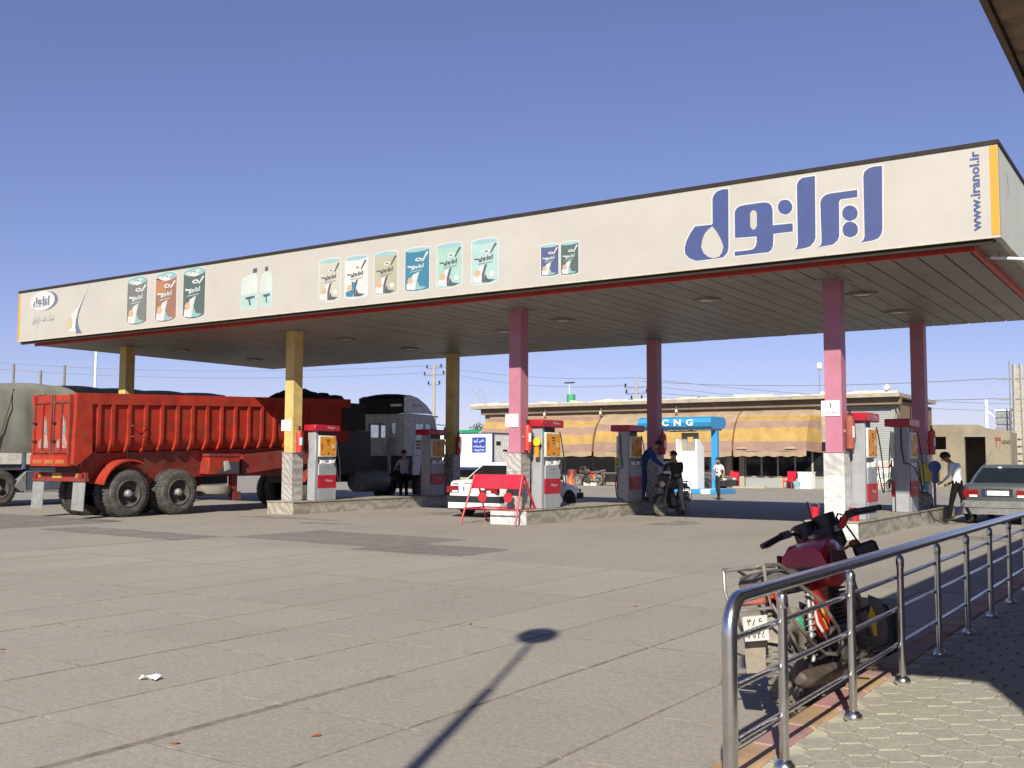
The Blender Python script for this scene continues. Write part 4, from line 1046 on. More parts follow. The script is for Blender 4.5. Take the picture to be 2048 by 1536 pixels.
for y in (-2.9,):
    truck_wheel(ca, .06, y, .55, .28, 1, True); truck_wheel(ca, -CW - .06, y, .55, .28, -1, True)
MB().loft([[(.10, -2.9 + .72 * math.cos(R(a)), .55 + .72 * math.sin(R(a))) for a in range(20, 161, 20)], [(-.5, -2.9 + .72 * math.cos(R(a)), .55 + .72 * math.sin(R(a))) for a in range(20, 161, 20)]], 0, False, False).build('mudguard', m_truckred2, ca)
MB().box(-1.9, -3.7, 1.03, -.2, -3.0, 1.1).build('tail_frame', mat('plate_yellow', (.42, .27, .03), .5, dirt=.5), ca)
MB().tube([(-.35, .85, 1.0), (-.35, .85, 2.1), (-.33, .95, 2.2)], .07, 10).build('exhaust_stack', m_steel, ca)
# ------------------------------------------------------------------ tarpaulin truck
ta = thing('covered_trailer', 'long truck trailer under a slack grey tarpaulin with white drop sides', 'trailer', (-30.6, 11.4, 0))
AL = 15.3; AW = 2.4
rings = []
for i in range(62):
    y = AL * i / 61
    f = .035 * math.sin(i * 1.9) + .03 * math.sin(i * .73 + 1) + random.uniform(-.012, .012)
    z1 = 3.86 + .02 * (y - 6) * .55 + .025 * math.sin(i * .9)
    pr_ = [(.02, 1.66), (.05 + f * .6, 2.1), (.02 + f, 2.7), (-.06 + f, 3.2), (-.16 + f * .7, z1 - .28), (-.30, z1 - .10), (-.6, z1), (-1.2, z1 + .03), (-1.8, z1), (-2.12, z1 - .10), (-2.3, z1 - .3), (-2.38, 2.7), (-2.42, 1.66)]
    rings.append([(x, y + .03 * math.sin(z * 5 + i), z) for x, z in pr_])
tp = MB().loft(rings, 0, False, False)
tp.add(rings[0], [tuple(range(13))]); tp.add(rings[-1], [tuple(range(13))])
tp.build('tarpaulin', m_tarp, ta)
for i in range(14):
    y = .6 + i * 1.08
    MB().tube([(.05, y, 1.70), (.09, y + .10, 2.3), (.03, y + .35, 3.1), (-.2, y + .6, 3.66)], .012, 5).build('rope', m_trim, ta)
for i in range(9):
    y0_ = .1 + i * 1.7
    MB().chbox(-.03, y0_ + .06, 1.30, .02, y0_ + 1.62, 1.655, .008).build('drop_side', mat('drop_white', (.60, .58, .52), .6, dirt=.4, dirtc=(.35, .33, .28)), ta)
    MB().box(-.04, y0_ - .04, 1.16, .035, y0_ + .04, 1.68).build('side_post', mat('post_blue', (.10, .13, .17), .6), ta)
MB().box(-AW + .1, .1, 1.12, -.05, AL - .1, 1.29).build('floor_frame', mat('frame_blue', (.055, .065, .09), .6, dirt=.4), ta)
MB().box(-1.6, .3, .80, -.8, AL - .5, 1.115).build('chassis', m_black, ta)
bx = MB().chbox(-.55, 7.0, .52, .0, 8.6, 1.10, .02).build('tool_box', mat('box_blue', (.07, .085, .125), .5, dirt=.3), ta)
MB().prism([(6.62, .62), (6.92, .98), (6.99, 1.08), (6.99, .50), (6.85, .45)], -.5, .02, 'X').build('box_end', m_steel, bx)
MB().box(-.5, 6.95, .42, .03, 8.65, .50).build('step', m_steel, bx)
for y in (6.15, 4.75):
    truck_wheel(ta, .0, y, .56, .29, 1, True); truck_wheel(ta, -AW, y, .56, .29, -1, True)
MB().box(-2.0, 8.9, .50, -.15, 11.6, 1.10).build('dark_filler', m_black, ta)  # black filler blocks added to darken the open space beneath the trailer
MB().box(-2.0, 13.4, .55, -.2, 15.2, 1.10).build('dark_filler', m_black, ta)
truck_wheel(ta, .0, 12.6, .54, .29, 1, True); truck_wheel(ta, -AW, 12.6, .54, .29, -1, True)
# ------------------------------------------------------------------ cars
def car_wheel(parent, x, y, r=.30, w=.19, side=1, rimm=None):
    s = side; mb = MB()
    mb.lathe([(r * .66, -s * .01), (r * .80, s * .008), (r * .95, -s * .012), (r, -s * .05), (r, -s * (w - .05)), (r * .95, -s * w), (r * .6, -s * w)], (0, 0, 0), 'X', 28, caps=False)
    wl = mb.build('wheel', m_rubber, parent); wl.location = (x, y, r)
    rm = MB()
    rm.lathe([(r * .66, -s * .012), (r * .62, -s * .03), (r * .60, -s * .06), (.05, -s * .05), (.045, -s * .01), (.01, -s * .008)], (0, 0, 0), 'X', 24, 1, caps=False)
    for k in range(7):
        n0 = len(rm.v)
        rm.prism([(-.022, .04), (.022, .04), (.034, r * .63), (-.034, r * .63)], -s * .045, -s * .012, 'X', 0)
        rm.xf(Matrix.Rotation(2 * math.pi * k / 7, 4, 'X'), n0)
    rm.build('rim', [rimm or m_steel, m_black], wl)
    return wl
def car(label, loc, rz, paint, cat='car', H=1.42, L=4.40, W=1.70, bump=None, plate=None, lit=False, lower=None, rim=None, steelrim=False):
    t = thing('parked_car', label, cat, loc, rz)
    hw = W / 2; h = L / 2
    st = [(-h, .80, .42, .86), (-h + .03, .86, .36, .90), (-h + .14, .95, .30, .945), (-h + .45, 1.0, .22, .965), (-1.3, 1.0, .19, .955), (-.4, 1.0, .19, .945), (.5, 1.0, .19, .935), (.95, 1.0, .20, .92), (1.5, .985, .22, .83), (h - .22, .93, .25, .74), (h - .06, .86, .32, .68), (h, .78, .40, .60)]
    rings = []
    for y, wv, zb, zt in st:
        w_ = hw * wv; m_ = (zb + zt) / 2
        half = [(w_ * .55, zb), (w_ * .90, zb + .02), (w_ * .975, zb + .10), (w_ * .995, m_ - .04), (w_, m_ + .06), (w_ * .985, zt - .14), (w_ * .95, zt - .035), (w_ * .86, zt + .002), (w_ * .4, zt + .02)]
        rings.append([(x, y, z) for x, z in half] + [(-x, y, z) for x, z in reversed(half)])
    body = MB().loft(rings)
    body.build('body', paint, t)
    # cabin: base outline to roof outline
    yb0, yb1, yr0, yr1 = -1.52, .92, -.92, .12
    base = [(-.72, yb0), (.72, yb0), (.79, yb0 + .25), (.80, -.4), (.79, yb1 - .25), (.70, yb1), (-.70, yb1), (-.79, yb1 - .25), (-.80, -.4), (-.79, yb0 + .25)]
    roof = [(-.53, yr0), (.53, yr0), (.585, yr0 + .10), (.60, -.4), (.585, yr1 - .10), (.52, yr1), (-.52, yr1), (-.585, yr1 - .10), (-.60, -.4), (-.585, yr0 + .10)]
    sx = hw / .85
    cabn = MB()
    r0 = [(x * sx, y, .93) for x, y in base]; r2 = [(x * sx, y, H - .055) for x, y in roof]
    r1 = [((a[0] * .52 + b[0] * .48) * 1.025, (a[1] * .5 + b[1] * .5) * 1.0, .93 + (H - .985) * .5) for a, b in zip(r0, r2)]
    r3 = [(x * sx * .93, y * .93 - .025, H - .012) for x, y in roof]; r4 = [(x * sx * .55, (y + .4) * .55 - .4, H) for x, y in roof]
    cabn.loft([r0, r1, r2, r3, r4])
    cabn.build('cabin', paint, t)
    def pane(p, name, dy):
        """glass panel lying 4 mm proud of the cabin between lower and upper edge points"""
        g = MB(); c = Vector((0, -.35, 1.1))
        q = [Vector(a) for a in p]; nn = (q[1] - q[0]).cross(q[-1] - q[0]).normalized()
        if nn.dot(sum(q, Vector()) / len(q) - c) < 0: nn = -nn
        g.loft([[a + nn * dy for a in q], [a + nn * (dy + .004) for a in q]])
        return g.build(name, m_glass, t, smooth=False)
    lr = lambda a, b, u: tuple(a[i] + (b[i] - a[i]) * u for i in range(3))
    def strip(ia, ib, ua, ub, name, lo=.06, hi=.93):
        g = MB(); rowsv = []
        for v in (lo, .5, hi):
            if v <= .5:
                A = lr(r0[ia], r1[ia], v / .5); Bq = lr(r0[ib], r1[ib], v / .5)
            else:
                A = lr(r1[ia], r2[ia], (v - .5) / .5); Bq = lr(r1[ib], r2[ib], (v - .5) / .5)
            P0, P1 = Vector(lr(A, Bq, ua)), Vector(lr(A, Bq, ub))
            c = Vector((0, -.38, P0.z - .25))
            n_ = Vector(((P0 + P1) / 2 - c)); n_.normalize()
            rowsv.append([P0 + n_ * .008, P1 + n_ * .008])
        g.loft(rowsv, 0, False, False)
        return g.build(name, m_glass, t)
    strip(0, 1, .03, .97, 'rear_window', .10, .92)
    strip(5, 6, .03, .97, 'windscreen', .06, .95)
    for a, b in ((2, 3), (3, 4), (8, 7), (9, 8)): strip(a, b, .05, .95, 'side_window', .08, .90)
    # bumpers, lights, plate
    bm_ = bump or m_black
    for s, n_ in ((-1, 'rear_bumper'), (1, 'front_bumper')):
        pr = [(hw * .93, -.42), (hw * .99, -.2), (hw * .985, -.05), (hw * .90, .03), (hw * .5, .06), (-hw * .5, .06), (-hw * .90, .03), (-hw * .985, -.05), (-hw * .99, -.2), (-hw * .93, -.42)]
        g = MB(); g.loft([[(x, s * (h + y - .01), z) for x, y in pr] for z in ((.40, .56) if lower else (.33, .58))], 0, True)
        g.build(n_, bm_, t)
        if lower:
            g = MB(); g.loft([[(x * .985, s * (h + y - .03), z) for x, y in pr] for z in (.24, .395)], 0, True).build('bumper_skirt', lower, t)
    for s in (-1, 1):
        a, b = s * hw * .48, s * hw * .955
        MB().prism([(a, .64), (b, .64), (b * .985, .81), (a * 1.03, .82)], -h - .012, -h + .10, 'Y', 0).build('tail_light', m_redlens, t)
        MB().prism([(a * 1.06, .65), (a * 1.5, .65), (a * 1.5, .70), (a * 1.06, .70)], -h - .018, -h - .0125, 'Y', 0).build('reverse_light', m_white, t)
        MB().prism([(s * hw * .5, .56), (s * hw * .86, .57), (s * hw * .84, .67), (s * hw * .5, .67)], h - .05, h + .006, 'Y').build('headlight', m_white, t)
        for y in (-1.32, 1.32):
            pts = [(y + .36 * math.cos(R(k)), .30 + .36 * math.sin(R(k))) for k in range(0, 181, 15)] + [(y - .36, .17), (y + .36, .17)]
            MB().prism(pts, s * (hw + .002), s * (hw - .06), 'X').build('wheel_arch', m_dark, t)
            car_wheel(t, s * (hw + .006), y, .30, .19, s, rim)
        for y in (-1.02, -.38, .62): MB().box(s * (hw + .0005) - .004, y - .005, .32, s * (hw + .0005) + .002, y + .005, .9).build('door_gap', m_black, t)
        for y in (-.9, -.26): MB().box(s * (hw - .005), y, .76, s * (hw + .022), y + .15, .79).build('door_handle', m_black, t)
        MB().chbox(s * (hw - .06) if s > 0 else s * (hw + .16), .62, .94, s * (hw + .16) if s > 0 else s * (hw - .06), .74, 1.06, .02).build('mirror', m_black, t)
    MB().box(-.34, -h - .008, .655, .34, -h + .03, .84).build('plate_recess', m_black if lit else paint, t)
    pl_ = MB().box(-.26, -h - .016, .69, .26, -h - .0085, .80).build('number_plate', m_white, t)
    MB().box(-.26, -h - .018, .69, -.215, -h - .0165, .80).build('plate_band', mat('plate_blue', (.03, .07, .3), .5), pl_)
    text(pl_, [plate or '۵۲ ب ۷۱۴ ۳۶'], .42, .075, face_front(.02, -h - .0165, .745), m_black)
    MB().box(-.25, -h - .02, .33 if lit else .2, .3, -h + .4, .34 if lit else .21).build('exhaust_shield', m_dark, t)
    return t
m_carwhite = mat('white_car_paint', (.76, .76, .75), .25, var=.03, coat=.5)
m_carsilver = mat('grey_green_car_paint', (.065, .078, .08), .38, metal=.1, var=.06, coat=.3)
m_cargrey = mat('dark_grey_car_paint', (.105, .10, .115), .3, metal=.4, var=.06, coat=.6)
wc = car('white saloon car between the left and middle islands, partly behind the red barrier', (-15.7, 23.8, 0), R(0), m_carwhite, H=1.43, bump=m_black, lower=m_carwhite)
MB().box(-.60, -2.224, .86, -.42, -2.20, .885).box(-.22, -2.222, .885, .08, -2.195, .905).build('badge', m_steel, wc)
scar = car('dark grey green saloon car seen from behind beyond the railing', (-4.02, 28.95, 0), R(-1), m_carsilver, H=1.42, bump=mat('grey_bumper', (.16, .165, .16), .5), plate='۸۲ ق ۹۹۵ ۷۲', lit=True, lower=mat('grey_bumper', (.16, .165, .16), .5))
MB().box(-.06, -1.0, 1.35, .02, -.965, 1.385).build('window_sticker', m_white, scar).location = (-.1, -.03, -.02)
MB().tube([(-.52, -.75, 1.38), (-.30, -.9, 1.80)], .006, 5).build('aerial', m_steel, scar)
dcar = car('dark grey hatchback parked behind the white gas dispenser, front wheel showing', (-20.6, 45.9, 0), R(-90), m_cargrey, H=1.45, rim=mat('alloy', (.7, .7, .7), .3, metal=.6))
# ------------------------------------------------------------------ motorcycles
def bike_wheel(parent, M, rr=.235, rt=.062, rear=True):
    mb = MB(); mb.torus((0, 0, 0), rr, rt, 'X', 36, 12, 0, .95)
    for k in range(48):                                   # tread blocks
        for s, off in ((-1, 0), (1, .5)):
            n0 = len(mb.v); mb.box(s * .006, -.011, rr + rt - .006, s * .040, .011, rr + rt + .005, 0); mb.xf(Matrix.Rotation(2 * math.pi * (k + off) / 48, 4, 'X'), n0)
        if k % 2 == 0:
            for s in (-1, 1):
                n0 = len(mb.v); mb.box(s * .040, -.010, rr + rt * .55, s * .060, .010, rr + rt * .88, 0); mb.xf(Matrix.Rotation(2 * math.pi * k / 48, 4, 'X'), n0)
    wl = mb.xf(M).build('tyre', mat('dusty_bike_tyre', (.15, .138, .12), .9, var=.3, scale=10, dirt=.9, dirtc=(.27, .235, .19)), parent)
    rm = MB(); rm.lathe([(rr - .03, -.032), (rr - .045, -.028), (rr - .05, 0), (rr - .045, .028), (rr - .03, .032)], (0, 0, 0), 'X', 36, caps=False)
    rm.xf(M).build('rim', m_chromed, wl)
    sp = MB()
    for k in range(32):
        a = 2 * math.pi * k / 32; b = a + (.35 if k % 4 < 2 else -.35); s = 1 if k % 2 else -1
        sp.tube([(s * .045, .05 * math.cos(b), .05 * math.sin(b)), (s * .008, (rr - .045) * math.cos(a), (rr - .045) * math.sin(a))], .0022, 4, caps=False)
    sp.xf(M).build('spokes', m_chromed, wl)
    MB().lathe([(.02, -.07), (.05, -.06), (.055, -.05), (.075 if rear else .06, -.045), (.075 if rear else .06, .045), (.055, .05), (.02, .07)], (0, 0, 0), 'X', 18).xf(M).build('hub', m_steel, wl)
    return wl
def motorcycle(label, loc, rz, lean=0, steer=25, red=None, detail=True, group=None):
    red = red or mat('bike_red', (.50, .012, .024), .3, var=.12, coat=.4, dirt=.25, dirtc=(.2, .07, .06))
    dk = mat('engine_dark', (.045, .042, .04), .55, metal=.3, dirt=.7, dirtc=(.16, .14, .11))
    dust = mat('dusty_metal', (.27, .24, .19), .75, metal=.1, var=.25, scale=10, dirt=.5, dirtc=(.36, .31, .24))
    t = thing('motorcycle', label, 'motorcycle', loc, rz, group)
    t.rotation_euler = (0, R(lean), rz)
    T = Matrix.Translation
    rw = bike_wheel(t, T((0, 0, .30)))
    # steering group frame
    axis_p = Vector((0, .93, .90)); ax = Vector((0, -.46, 1)).normalized()
    S = T(axis_p) @ Matrix.Rotation(R(steer), 4, ax) @ T(-axis_p)
    fwheel = bike_wheel(t, S @ T((0, 1.24, .295)), .235, .052, False)
    for s in (-1, 1):
        MB().tube([(s * .095, .90, .97), (s * .095, 1.06, .62), (s * .095, 1.24, .295)], [.018, .018, .024], 8).xf(S).build('fork_leg', m_chromed, t)
    MB().box(-.12, .86, .93, .12, .95, .97).box(-.11, .95, .76, .11, 1.02, .80).xf(S).build('fork_clamp', m_black, t)
    fen = []
    for i in range(10):
        a = R(10 + i * 15); fen.append((1.24 + .315 * math.cos(a), .295 + .315 * math.sin(a)))
    MB().loft([[(-.065, p[0], p[1] - .02), (-.03, p[0], p[1] + .005), (.03, p[0], p[1] + .005), (.065, p[0], p[1] - .02)] for p in fen], 0, False, False).xf(S).build('front_mudguard', red, t)
    MB().lathe([(.03, .98), (.075, .99), (.095, 1.06), (.09, 1.08), (.02, 1.10)], (0, 0, .86), 'Y', 20).xf(S).build('headlight', m_chromed, t)
    ins = MB().lathe([(.055, -.09), (.072, .02), (.068, .035), (.02, .038)], (-.085, .90, 1.095), 'Z', 18).lathe([(.060, -.09), (.078, .03), (.074, .045), (.02, .048)], (.06, .92, 1.10), 'Z', 18).box(-.07, .85, .98, .07, .97, 1.06)
    ins.xf(S).build('instruments', m_black, t)
    MB().chbox(-.16, .91, .90, .15, 1.06, 1.12, .03).xf(S).build('headlight_cowl', m_black, t)
    MB().box(.05, .868, 1.01, .13, .875, 1.05).xf(S).build('tax_disc', dust, t)
    bar = [(-.37, .66, 1.07), (-.25, .74, 1.09), (-.16, .84, 1.08), (-.10, .90, 1.0), (.10, .90, 1.0), (.16, .84, 1.08), (.25, .74, 1.09), (.37, .66, 1.07)]
    MB().tube(bar, .0115, 8).xf(S).build('handlebar', m_black, t)
    for s in (-1, 1):
        MB().tube([(s * .26, .735, 1.09), (s * .395, .645, 1.065)], .019, 10).xf(S).build('grip', m_black, t)
        MB().cbox((s * .225, .765, 1.09), (.07, .05, .05)).xf(S).build('switch_box', m_black, t)
        MB().tube([(s * .21, .81, 1.08), (s * .25, .825, 1.075), (s * .37, .74, 1.05)], .007, 6).xf(S).build('lever', m_chromed, t)
        MB().tube([(s * .2, .82, 1.08), (s * .16, .95, 1.12), (s * .07, 1.03, 1.0), (s * .03, .98, .8)], .006, 6).xf(S).build('cable', m_black, t)
        MB().ball((s * .19, 1.0, .90), (.035, .03, .03), 10, 6).tube([(s * .09, .98, .88), (s * .17, 1.0, .90)], .01, 6).xf(S).build('indicator', m_amber, t)
    MB().tube([(.14, .86, 1.03), (.20, .80, 1.09)], .022, 7).xf(S).build('red_clip', mat('clip_red', (.5, .02, .03), .5), t)
    mm = MB(); mm.tube([(.17, .86, 1.05), (.20, .92, .95), (.22, .92, .88)], .007, 6); mm.chbox(.16, .90, .78, .32, .935, .89, .02); mm.xf(S).build('mirror', m_black, t)
    MB().tube([(-.03, .93, 1.0), (.0, .93, 1.26)], .0045, 5).xf(S).build('aerial', m_black, t)
    # frame
    fr = MB()
    fr.tube([(0, .92, .90), (0, .70, .80), (0, .30, .72), (0, -.30, .74)], .02, 8)
    fr.tube([(0, .95, .80), (0, .92, .45), (0, .80, .22)], .018, 8)
    for s in (-1, 1):
        fr.tube([(0, .80, .22), (s * .12, .65, .19), (s * .12, .35, .22), (s * .12, .25, .45), (s * .10, .20, .72), (s * .10, -.32, .76)], .014, 7)
        fr.tube([(s * .10, .42, .33), (s * .105, .0, .30)], .018, 7)
    fr.build('frame', m_black, t)
    for s in (-1, 1):
        sh = MB(); sh.tube([(s * .135, -.02, .32), (s * .13, .10, .70)], .014, 8)
        cs = [(s * .133 + .026 * math.cos(a), -.01 + .09 * u + .026 * math.sin(a) * .9, .36 + .26 * u) for u, a in ((i / 60, i * 2 * math.pi / 8) for i in range(61))]
        sh.tube(cs, .0055, 5); sh.build('shock_absorber', m_steel, t)
    # tank, seat, side panels
    tk = []
    for y, w_, z0, z1 in ((.43, .12, .76, .88), (.45, .160, .72, .955), (.52, .172, .70, .985), (.66, .172, .69, 1.0), (.80, .160, .71, 1.01), (.90, .13, .74, .995), (.95, .08, .78, .94)):
        tk.append([(x * w_, y, z0 + (z1 - z0) * u) for x, u in ((-.80, 0), (-1, .18), (-.96, .50), (-.80, .84), (-.58, .97), (0, 1.0), (.58, .97), (.80, .84), (.96, .50), (1, .18), (.80, 0))])
    tank = MB().loft(tk).build('fuel_tank', red, t)
    MB().lathe([(.03, 0), (.032, .02), (.01, .026)], (0, .72, 1.005), 'Z', 14).build('filler_cap', m_chromed, tank)
    for s in (-1, 1): MB().prism([(.46, .79), (.76, .80), (.74, .90), (.50, .93)], s * .168, s * .182, 'X').build('knee_panel', mat('knee_dark', (.10, .03, .03), .6), tank)
    st = []
    for y, w_, z0, z1 in ((-.36, .09, .79, .84), (-.30, .12, .77, .865), (-.05, .135, .765, .87), (.20, .13, .755, .845), (.40, .11, .755, .84), (.46, .07, .77, .84)):
        st.append([(x * w_, y, z0 + (z1 - z0) * u) for x, u in ((-.9, 0), (-1, .5), (-.8, .92), (-.3, 1.0), (.3, 1.0), (.8, .92), (1, .5), (.9, 0))])
    MB().loft(st).build('seat', mat('dusty_seat', (.075, .068, .062), .7, dirt=.6, dirtc=(.2, .18, .155)), t)
    for s in (-1, 1):
        p_ = MB().prism([(.10, .70), (.40, .72), (.38, .60), (.30, .44), (.22, .42), (.12, .52)], s * .115, s * .145, 'X').build('side_panel', mat('panel_red', (.50, .025, .015), .3, coat=.4), t)
        MB().prism([(.09, .71), (.12, .71), (.14, .53), (.235, .43), (.22, .41), (.115, .51)], s * .146, s * .149, 'X').build('panel_edge', m_white, p_)
        MB().prism([(.24, .60), (.28, .61), (.25, .53), (.27, .47), (.23, .53)], s * .146, s * .149, 'X').build('panel_decal', mat('decal_yellow', (.65, .42, .03), .5), p_)
    # engine and exhaust
    en = MB().chbox(-.13, .42, .24, .13, .82, .46, .03)
    en.lathe([(.10, -.15), (.11, -.14), (.11, .15), (.09, .17)], (0, .52, .34), 'X', 18)
    for i in range(8):
        z = .47 + i * .028
        en.box(-.105, .62 + i * .006, z, .105, .80 + i * .008, z + .012)
    en.box(-.075, .64, .46, .075, .80, .70)
    en.build('engine', dk, t)
    MB().cbox((0, .48, .56), (.10, .12, .10)).build('carburettor', dk, t)
    ex = MB(); ex.tube([(.04, .82, .60), (.08, .96, .50), (.13, .92, .26), (.15, .70, .20), (.16, .40, .21)], .019, 9)
    ex.lathe([(.022, .42), (.046, .32), (.050, .1), (.050, -.28), (.042, -.36), (.022, -.38)], (.17, 0, 0), 'Y', 14)
    n0 = len(ex.v) - 14 * 6
    for i in range(n0, len(ex.v)):
        x, y, z = ex.v[i]; ex.v[i] = (x, y, z + .22 - (y - .4) * .07)
    ex.build('exhaust', mat('sooty_exhaust', (.10, .075, .06), .6, metal=.4, dirt=.9, dirtc=(.25, .22, .18)), t)
    MB().prism([(.0, .38), (.46, .42), (.46, .30), (.0, .24)], -.13, -.10, 'X').build('chain_case', dust, t)
    # rear mudguard, plate, flap, tail light, rack, guards
    rf = []
    for i in range(11):
        a = R(60 + i * 9); rf.append((.335 * math.cos(a), .30 + .335 * math.sin(a)))
    MB().loft([[(-.075, p[0], p[1] - .03), (-.06, p[0], p[1]), (0, p[0] - .0, p[1] + .012), (.06, p[0], p[1]), (.075, p[0], p[1] - .03)] for p in rf], 0, False, False).build('rear_mudguard', dust, t)
    nb = MB().cbox((0, -.43, .575), (.145, .012, .135), rot=Matrix.Rotation(R(-8), 3, 'X')).build('number_plate', mat('dusty_plate', (.46, .45, .42), .6, var=.1, dirt=.5, dirtc=(.3, .27, .22)), t)
    Mx = T((0, -.437, .575)) @ Matrix.Rotation(R(-8), 4, 'X') @ Matrix.Rotation(R(90), 4, 'X')
    text(nb, ['۷۷۴۵'], .115, .038, Mx @ T((0, -.035, 0)), m_black); text(nb, ['۴۸۶'], .09, .036, Mx @ T((0.0, .035, 0)), m_black)
    MB().loft([[(-.115, -.36, .50), (.01, -.36, .50), (.01, -.35, .50), (-.115, -.35, .50)], [(-.115, -.39, .40), (.005, -.39, .40), (.005, -.38, .40), (-.115, -.38, .40)], [(-.115, -.40, .33), (.0, -.40, .33), (.0, -.39, .33), (-.115, -.39, .33)]]).build('mud_flap', mat('dusty_flap', (.25, .22, .17), .9, var=.25, scale=14, dirt=.6, dirtc=(.22, .17, .12)), t)
    MB().chbox(-.10, -.44, .70, .08, -.36, .775, .015).build('tail_light', mat('faded_lens', (.33, .09, .07), .4, dirt=.5, dirtc=(.3, .22, .18)), t)
    for s in (-1, 1): MB().ball((s * .13, -.33, .73), (.034, .034, .036), 10, 7).tube([(s * .05, -.33, .73), (s * .11, -.33, .73)], .01, 6).build('indicator', mat('orange_lens', (.45, .055, .025), .35), t)
    rk = MB()
    rk.tube([(-.13, .02, .78), (-.13, -.26, .90), (-.12, -.46, .915), (-.09, -.49, .91), (.09, -.49, .91), (.12, -.46, .915), (.13, -.26, .90), (.13, .02, .78)], .0105, 8)
    rk.tube([(-.12, -.46, .91), (-.125, -.48, .80), (-.12, -.45, .68), (.12, -.45, .68), (.125, -.48, .80), (.12, -.46, .91)], .0105, 8)
    for x in (-.07, 0, .07): rk.tube([(x, -.488, .91), (x, -.18, .885)], .006, 6)
    rk.tube([(-.13, -.3, .9), (.13, -.3, .9)], .007, 6)
    rk.build('luggage_rack', m_chromed, t)
    for s in (-1, 1):
        MB().tube([(s * .12, -.44, .70), (s * .17, -.42, .58), (s * .19, -.34, .44), (s * .19, -.22, .40)], .0085, 7).build('rack_stay', m_chromed, t)
        MB().tube([(s * .13, -.10, .80), (s * .19, .10, .66), (s * .215, .26, .48), (s * .215, .28, .38), (s * .205, .18, .33), (s * .20, .02, .36), (s * .19, -.16, .46), (s * .16, -.30, .62), (s * .13, -.34, .74)], .0115, 8).build('side_guard', m_chromed, t)
        MB().tube([(0, .93, .46), (s * .20, .96, .52), (s * .31, .95, .52), (s * .34, .93, .44), (s * .30, .90, .28), (s * .08, .82, .21)], .0125, 8).build('crash_bar', m_black, t)
        MB().tube([(s * .08, .55, .235), (s * .30, .55, .235)], .014, 8).build('foot_peg', m_rubber, t)
        lp = MB().prism([(-.02, .26), (.05, .24), (.11, .36), (.10, .56), (.02, .60)], .87, .885, 'Y').build('leg_shield', mat('shield_grey', (.08, .08, .085), .5, dirt=.5), t)
        lp.location = (.20 if s > 0 else -.27, .04, 0)
        if s > 0: MB().prism([(.01, .34), (.03, .34), (.045, .43), (.09, .47), (.045, .465), (.03, .53), (.0, .47)], .862, .8695, 'Y').build('shield_mark', mat('decal_yellow', (.65, .42, .03), .5), lp)
    MB().tube([(-.12, .45, .24), (-.28, .42, .02), (-.30, .46, .012)], .011, 7).build('side_stand', m_black, t)
    MB().box(.15, -.20, .52, .16, -.13, .60).build('green_tag', mat('tag_green', (.06, .40, .22), .5), t)
    return t
moto = motorcycle('red motorcycle with chrome rear rack parked in front behind the steel railing', (-1.985, 6.02, 0), R(-2), -10, 26)
moto2 = motorcycle('black motorcycle with a rider sitting on it beside the middle island in the canopy shade', (-12.05, 26.45, 0), R(180), 3, -8, red=mat('bike_dark', (.03, .03, .032), .4, dirt=.4))
moto3 = copy_tree(moto2); moto3.location = (-29.5, 53.2, 0); moto3.rotation_euler = (0, R(-8), R(100)); tag(moto3, 'parked motorcycle by the long table in front of the yellow posters', 'motorcycle')
moto4 = copy_tree(moto2); moto4.location = (-11.4, 51.5, 0); moto4.rotation_euler = (0, R(-8), R(70)); tag(moto4, 'parked motorcycle by the white tank in front of the mud brick house', 'motorcycle')
